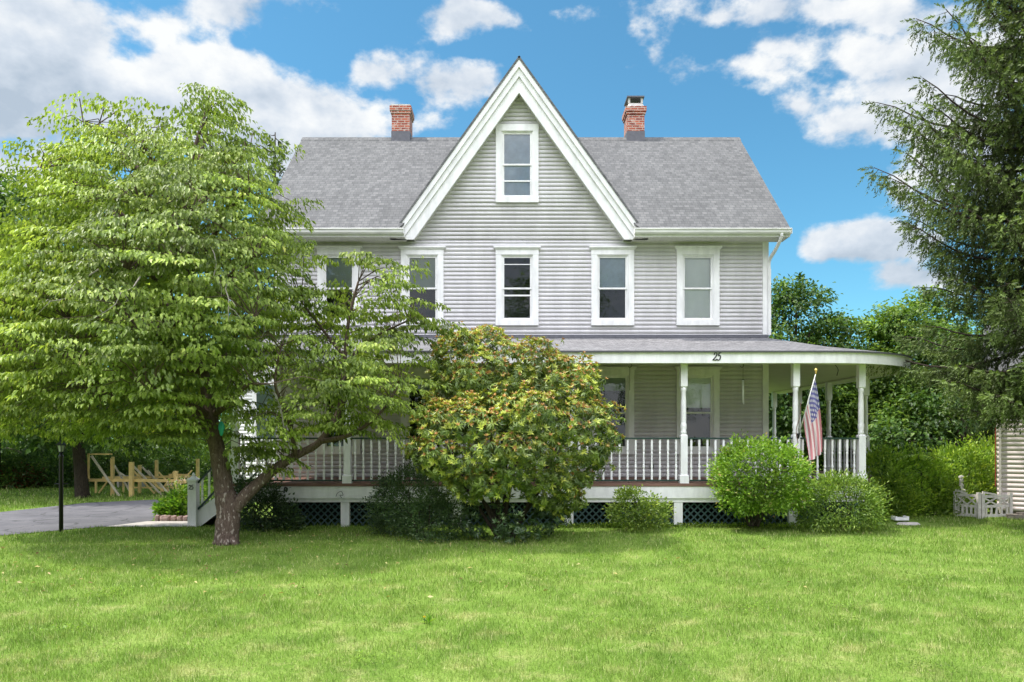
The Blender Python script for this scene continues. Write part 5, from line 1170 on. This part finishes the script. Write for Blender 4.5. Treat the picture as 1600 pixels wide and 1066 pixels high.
# outbuilding at the right edge, turned so that its long wall shows
th = math.radians(-34); B0 = Vector((gx(1558, 18), 18, 0)); ux, uy = math.cos(th), math.sin(th); nx_, ny_ = uy, -ux
t = thing('outbuilding', 'pinkish white clapboard outbuilding at the right edge of the lawn', 'outbuilding', tuple(B0))
siding('wall', B0, (ux, uy, 0), (nx_, ny_, 0), 0, 5.0, .16, 3.6, (), None, M['shedwall'], t, .115)
siding('wall', B0, (-nx_, -ny_, 0), (-ux, -uy, 0), 0, 4.0, .16, 3.6, (), None, M['shedwall'], t, .115)
q = MB(); c_ = B0 + Vector((nx_, ny_, 0)) * .03 + Vector((ux, uy, 0)) * .06; q.bar(c_ + Vector((0, 0, .1)), c_ + Vector((0, 0, 3.6)), .13, .05, (ny_, -nx_, 0)); q.build('corner_board', M['shutter'], t)
q = MB(); c_ = B0 + Vector((-ux, -uy, 0)) * .035 + Vector((-nx_, -ny_, 0)) * .1; q.bar(c_ + Vector((0, 0, .75)), c_ + Vector((0, 0, 2.35)), .02, .10, (-nx_, -ny_, 0)); q.build('shutter', M['red'], t)
e1 = Vector((ux, uy, 0)); e2 = Vector((-nx_, -ny_, 0))
q = MB(); a_ = B0 + e1 * .05 + e2 * .05; v = [a_, a_ + e1 * 4.9, a_ + e1 * 4.9 + e2 * 3.9, a_ + e2 * 3.9]; q.add([p + Vector((0, 0, 0)) for p in v] + [p + Vector((0, 0, .17)) for p in v], [(0, 1, 5, 4), (1, 2, 6, 5), (2, 3, 7, 6), (3, 0, 4, 7), (4, 5, 6, 7)]); q.build('foundation', M['rock'], t)
q = MB(); a_ = B0 - e1 * .3 - e2 * .3; w1, w2 = e1 * 5.6, e2 * 4.6; zz = Vector((0, 0, 3.55)); rr = Vector((0, 0, 5.1))
q.add([a_ + zz, a_ + w1 + zz, a_ + w1 + w2 * .5 + rr, a_ + w2 * .5 + rr, a_ + w2 + zz, a_ + w1 + w2 + zz], [(0, 1, 2, 3), (3, 2, 5, 4), (0, 3, 4), (1, 5, 2), (0, 4, 5, 1)]); q.build('roof', M['roofside'], t)
for k, (px, w, h, lb) in enumerate(((1588, .42, .12, 'flat dark fieldstone at the foot of the outbuilding'), (1602, .35, .16, 'dark fieldstone at the right frame edge below the siding'))):
    Y = 17.35; x = gx(px, Y); V = [(x + math.cos(a) * w * .6 * random.uniform(.85, 1.1), Y + math.sin(a) * .16, zz_) for zz_ in (0, h) for a in np.linspace(0, 2 * math.pi, 9, endpoint=False)]
    tag(MB().add(V, [(i, (i + 1) % 9, (i + 1) % 9 + 9, i + 9) for i in range(9)] + [tuple(range(9, 18))]).build('fieldstone', M['rock']), lb, 'stone', 'stones by the outbuilding')

# small white garden gate, two leaves
YG = 17.55
def gate(p0, p1, h, label, np_):
    p0, p1 = Vector(p0), Vector(p1); t = thing('garden_gate', label, 'gate', tuple(p0)); d = (p1 - p0).normalized(); L = (p1 - p0).length; z = lambda v: Vector((0, 0, v))
    for p in (p0, p1): b = MB(); b.bar(p + z(0), p + z(h + .06), .075, .075, (0, 1, 0)); b.build('post', M['shutter'], t)
    for zz_, w in ((.07, .07), (.30, .06), (h - .02, .06)):
        b = MB(); b.bar(p0 + d * .035 + z(zz_), p1 - d * .035 + z(zz_), .03, w); b.build('rail', M['shutter'], t)
    b = MB(); b.bar(p0 + d * (L * .5) + z(h + .02), p0 + z(h + .09), .03, .045); b.build('top_rail', M['shutter'], t)
    for k in range(np_):
        pp = p0 + d * L * (k + .7) / (np_ + .4); b = MB(); b.bar(pp + z(.1), pp + z(.28), .05, .02, tuple(d.cross(Vector((0, 0, 1))))); b.build('picket', M['shutter'], t)
    hm = L * .5
    for a, c_ in ((.04, hm), (hm, L - .04)):
        for za, zb in ((.33, h - .05), (h - .05, .33)):
            b = MB(); b.bar(p0 + d * a + z(za), p0 + d * c_ + z(zb), .024, .035); b.build('cross_brace', M['shutter'], t)
gate((gx(1493, 17.9), 17.9, 0), (gx(1525, YG), YG - .1, 0), .58, 'left leaf of the small white garden gate, turned away beside the tall post', 5)
gate((gx(1531, YG), YG - .1, 0), (gx(1583, YG), YG + .1, 0), .56, 'right leaf of the small white garden gate in front of the outbuilding corner', 5)
q = MB(); x = gx(1502, 18.2); q.sq(x, 18.2, [(0, .055), (.6, .05), (.62, .07), (.66, .07), (.68, .04), (.95, .03), (.96, .045), (1.0, .045), (1.02, .02)]); tag(q.build('gate_post', M['shutter']), 'tall slender white post with stepped cap behind the left gate leaf', 'post')
q = MB(); q.box(gx(1394, 16.9), gx(1415, 16.9), 16.75, 16.95, .04, .10); q.box(gx(1394, 16.9), gx(1396.5, 16.9), 16.75, 16.95, .10, .13); q.box(gx(1412.5, 16.9), gx(1415, 16.9), 16.75, 16.95, .10, .13); tag(q.build('splash_block', M['white']), 'white splash block on the grass right of the yew', 'splash block')
q = MB(); V = []
for zz_ in (0, .03, .05):
    for a in np.linspace(0, 2 * math.pi, 11, endpoint=False): V.append((gx(1421, 16.2) + math.cos(a) * (.28 - zz_) * random.uniform(.9, 1.1), 16.25 + math.sin(a) * (.12 - zz_), zz_))
q.add(V, [(i + 11 * j, (i + 1) % 11 + 11 * j, (i + 1) % 11 + 11 * j + 11, i + 11 * j + 11) for j in range(2) for i in range(11)] + [tuple(range(22, 33))]); tag(q.build('stepping_stone', M['concrete']), 'flat pale stepping stone lying before the splash block', 'stone')
n = 260; x = RNG.normal(-5, 3.2, n); y = RNG.uniform(8.5, 14.8, n); P = np.stack([x, y, RNG.uniform(.03, .06, n)], 1); A = RNG.normal(size=(n, 3)) * [1, 1, .25]
M['litter'] = leaf_mat('fallen leaf', [(0, (.20, .13, .05)), (.6, (.42, .33, .12)), (1, (.5, .46, .2))], .2)
tag(leaf_mesh('fallen_leaves', P, A, UP + RNG.normal(0, .4, (n, 3)), RNG.uniform(.04, .09, n), RNG.uniform(.02, .04, n), RNG.random(n), M['litter']), 'scattered dry leaves in the grass under the dogwood', 'fallen leaves', kind='stuff')
n = 5200; cc = RNG.uniform([-7, 5.8], [8, 13], (46, 2)); j = RNG.integers(0, 46, n); x, y = cc[j, 0] + RNG.normal(0, .16, n), cc[j, 1] + RNG.normal(0, .12, n)
P = np.stack([x, y, RNG.uniform(.02, .06, n)], 1); tag(leaf_mesh('clover', P, RNG.normal(size=(n, 3)) * [1, 1, .3], UP + RNG.normal(0, .3, (n, 3)), RNG.uniform(.015, .03, n), RNG.uniform(.012, .024, n), RNG.random(n) * .6, M['hedge']), 'broad leaved clover patches in the lawn', 'clover', kind='stuff')
# dandelion
dx, dy = gx(663, 7.47), 7.47; t = thing('dandelion', 'single yellow dandelion in the lawn', 'flower', (dx, dy, 0))
q = MB(); q.tube([(dx, dy, 0), (dx, dy, .07)], [.003, .003], 5); q.build('stem', M['green'], t)
P = np.tile([dx, dy, .07], (26, 1)); A = RNG.normal(size=(26, 3)) + [0, 0, .8]
leaf_mesh('flower', P, A, RNG.normal(size=(26, 3)), np.full(26, .018), np.full(26, .008), np.ones(26), mat('dandelion yellow', (.8, .6, .03), .7), t)
P = np.tile([dx + .05, dy, .01], (16, 1)); A = RNG.normal(size=(16, 3)) + [0, 0, .9]
leaf_mesh('leaves', P, A, np.tile(UP, (16, 1)), np.full(16, .11), np.full(16, .025), RNG.random(16), M['garden'], t)

# trees across the street, mirrored in the window panes
ot = 'trees across the street'
for x, y, h, lb in ((-11, -20, 12, 'round tree across the street, reflected in the left windows'), (3, -22, 17, 'tallest tree across the street, reflected in the middle windows'), (12, -21, 10, 'low tree across the street, reflected in the right windows')):
    broad_tree('street_tree', lb, (x, y, 0), [((x, y, h * .6), (h * .28, h * .28, h * .3)), ((x + 1.2, y, h * .8), (h * .18, h * .2, h * .2)), ((x - 1.4, y, h * .5), (h * .22, h * .2, h * .2))], 'farleaf', 1.6, .3, 22, .9, .25, ot)
t = thing('utility_pole', 'utility pole with wires across the street, reflected in the right windows', 'utility pole', (9, -15, 0))
q = MB(); q.lathe(9, -15, [(0, .16), (10.5, .1)], 10); q.build('pole', M['darkbark'], t); q = MB(); q.box(7.9, 10.1, -15.06, -14.94, 9.6, 9.75); q.build('cross_arm', M['darkbark'], t)
for k, (x, z_) in enumerate(((8.0, 9.8), (10.0, 9.8), (9.1, 8.4), (9.1, 7.8))):
    for sg in (-1, 1):
        q = MB(); q.tube([(x + sg * 60 * s2_, -15 + (x - 9) * s2_ * 0, z_ - 2.2 * s2_ * (1 - s2_) * 4 * .6) for s2_ in np.linspace(0, 1, 12)], [.018] * 12, 4); q.build('wire', M['black'], t)
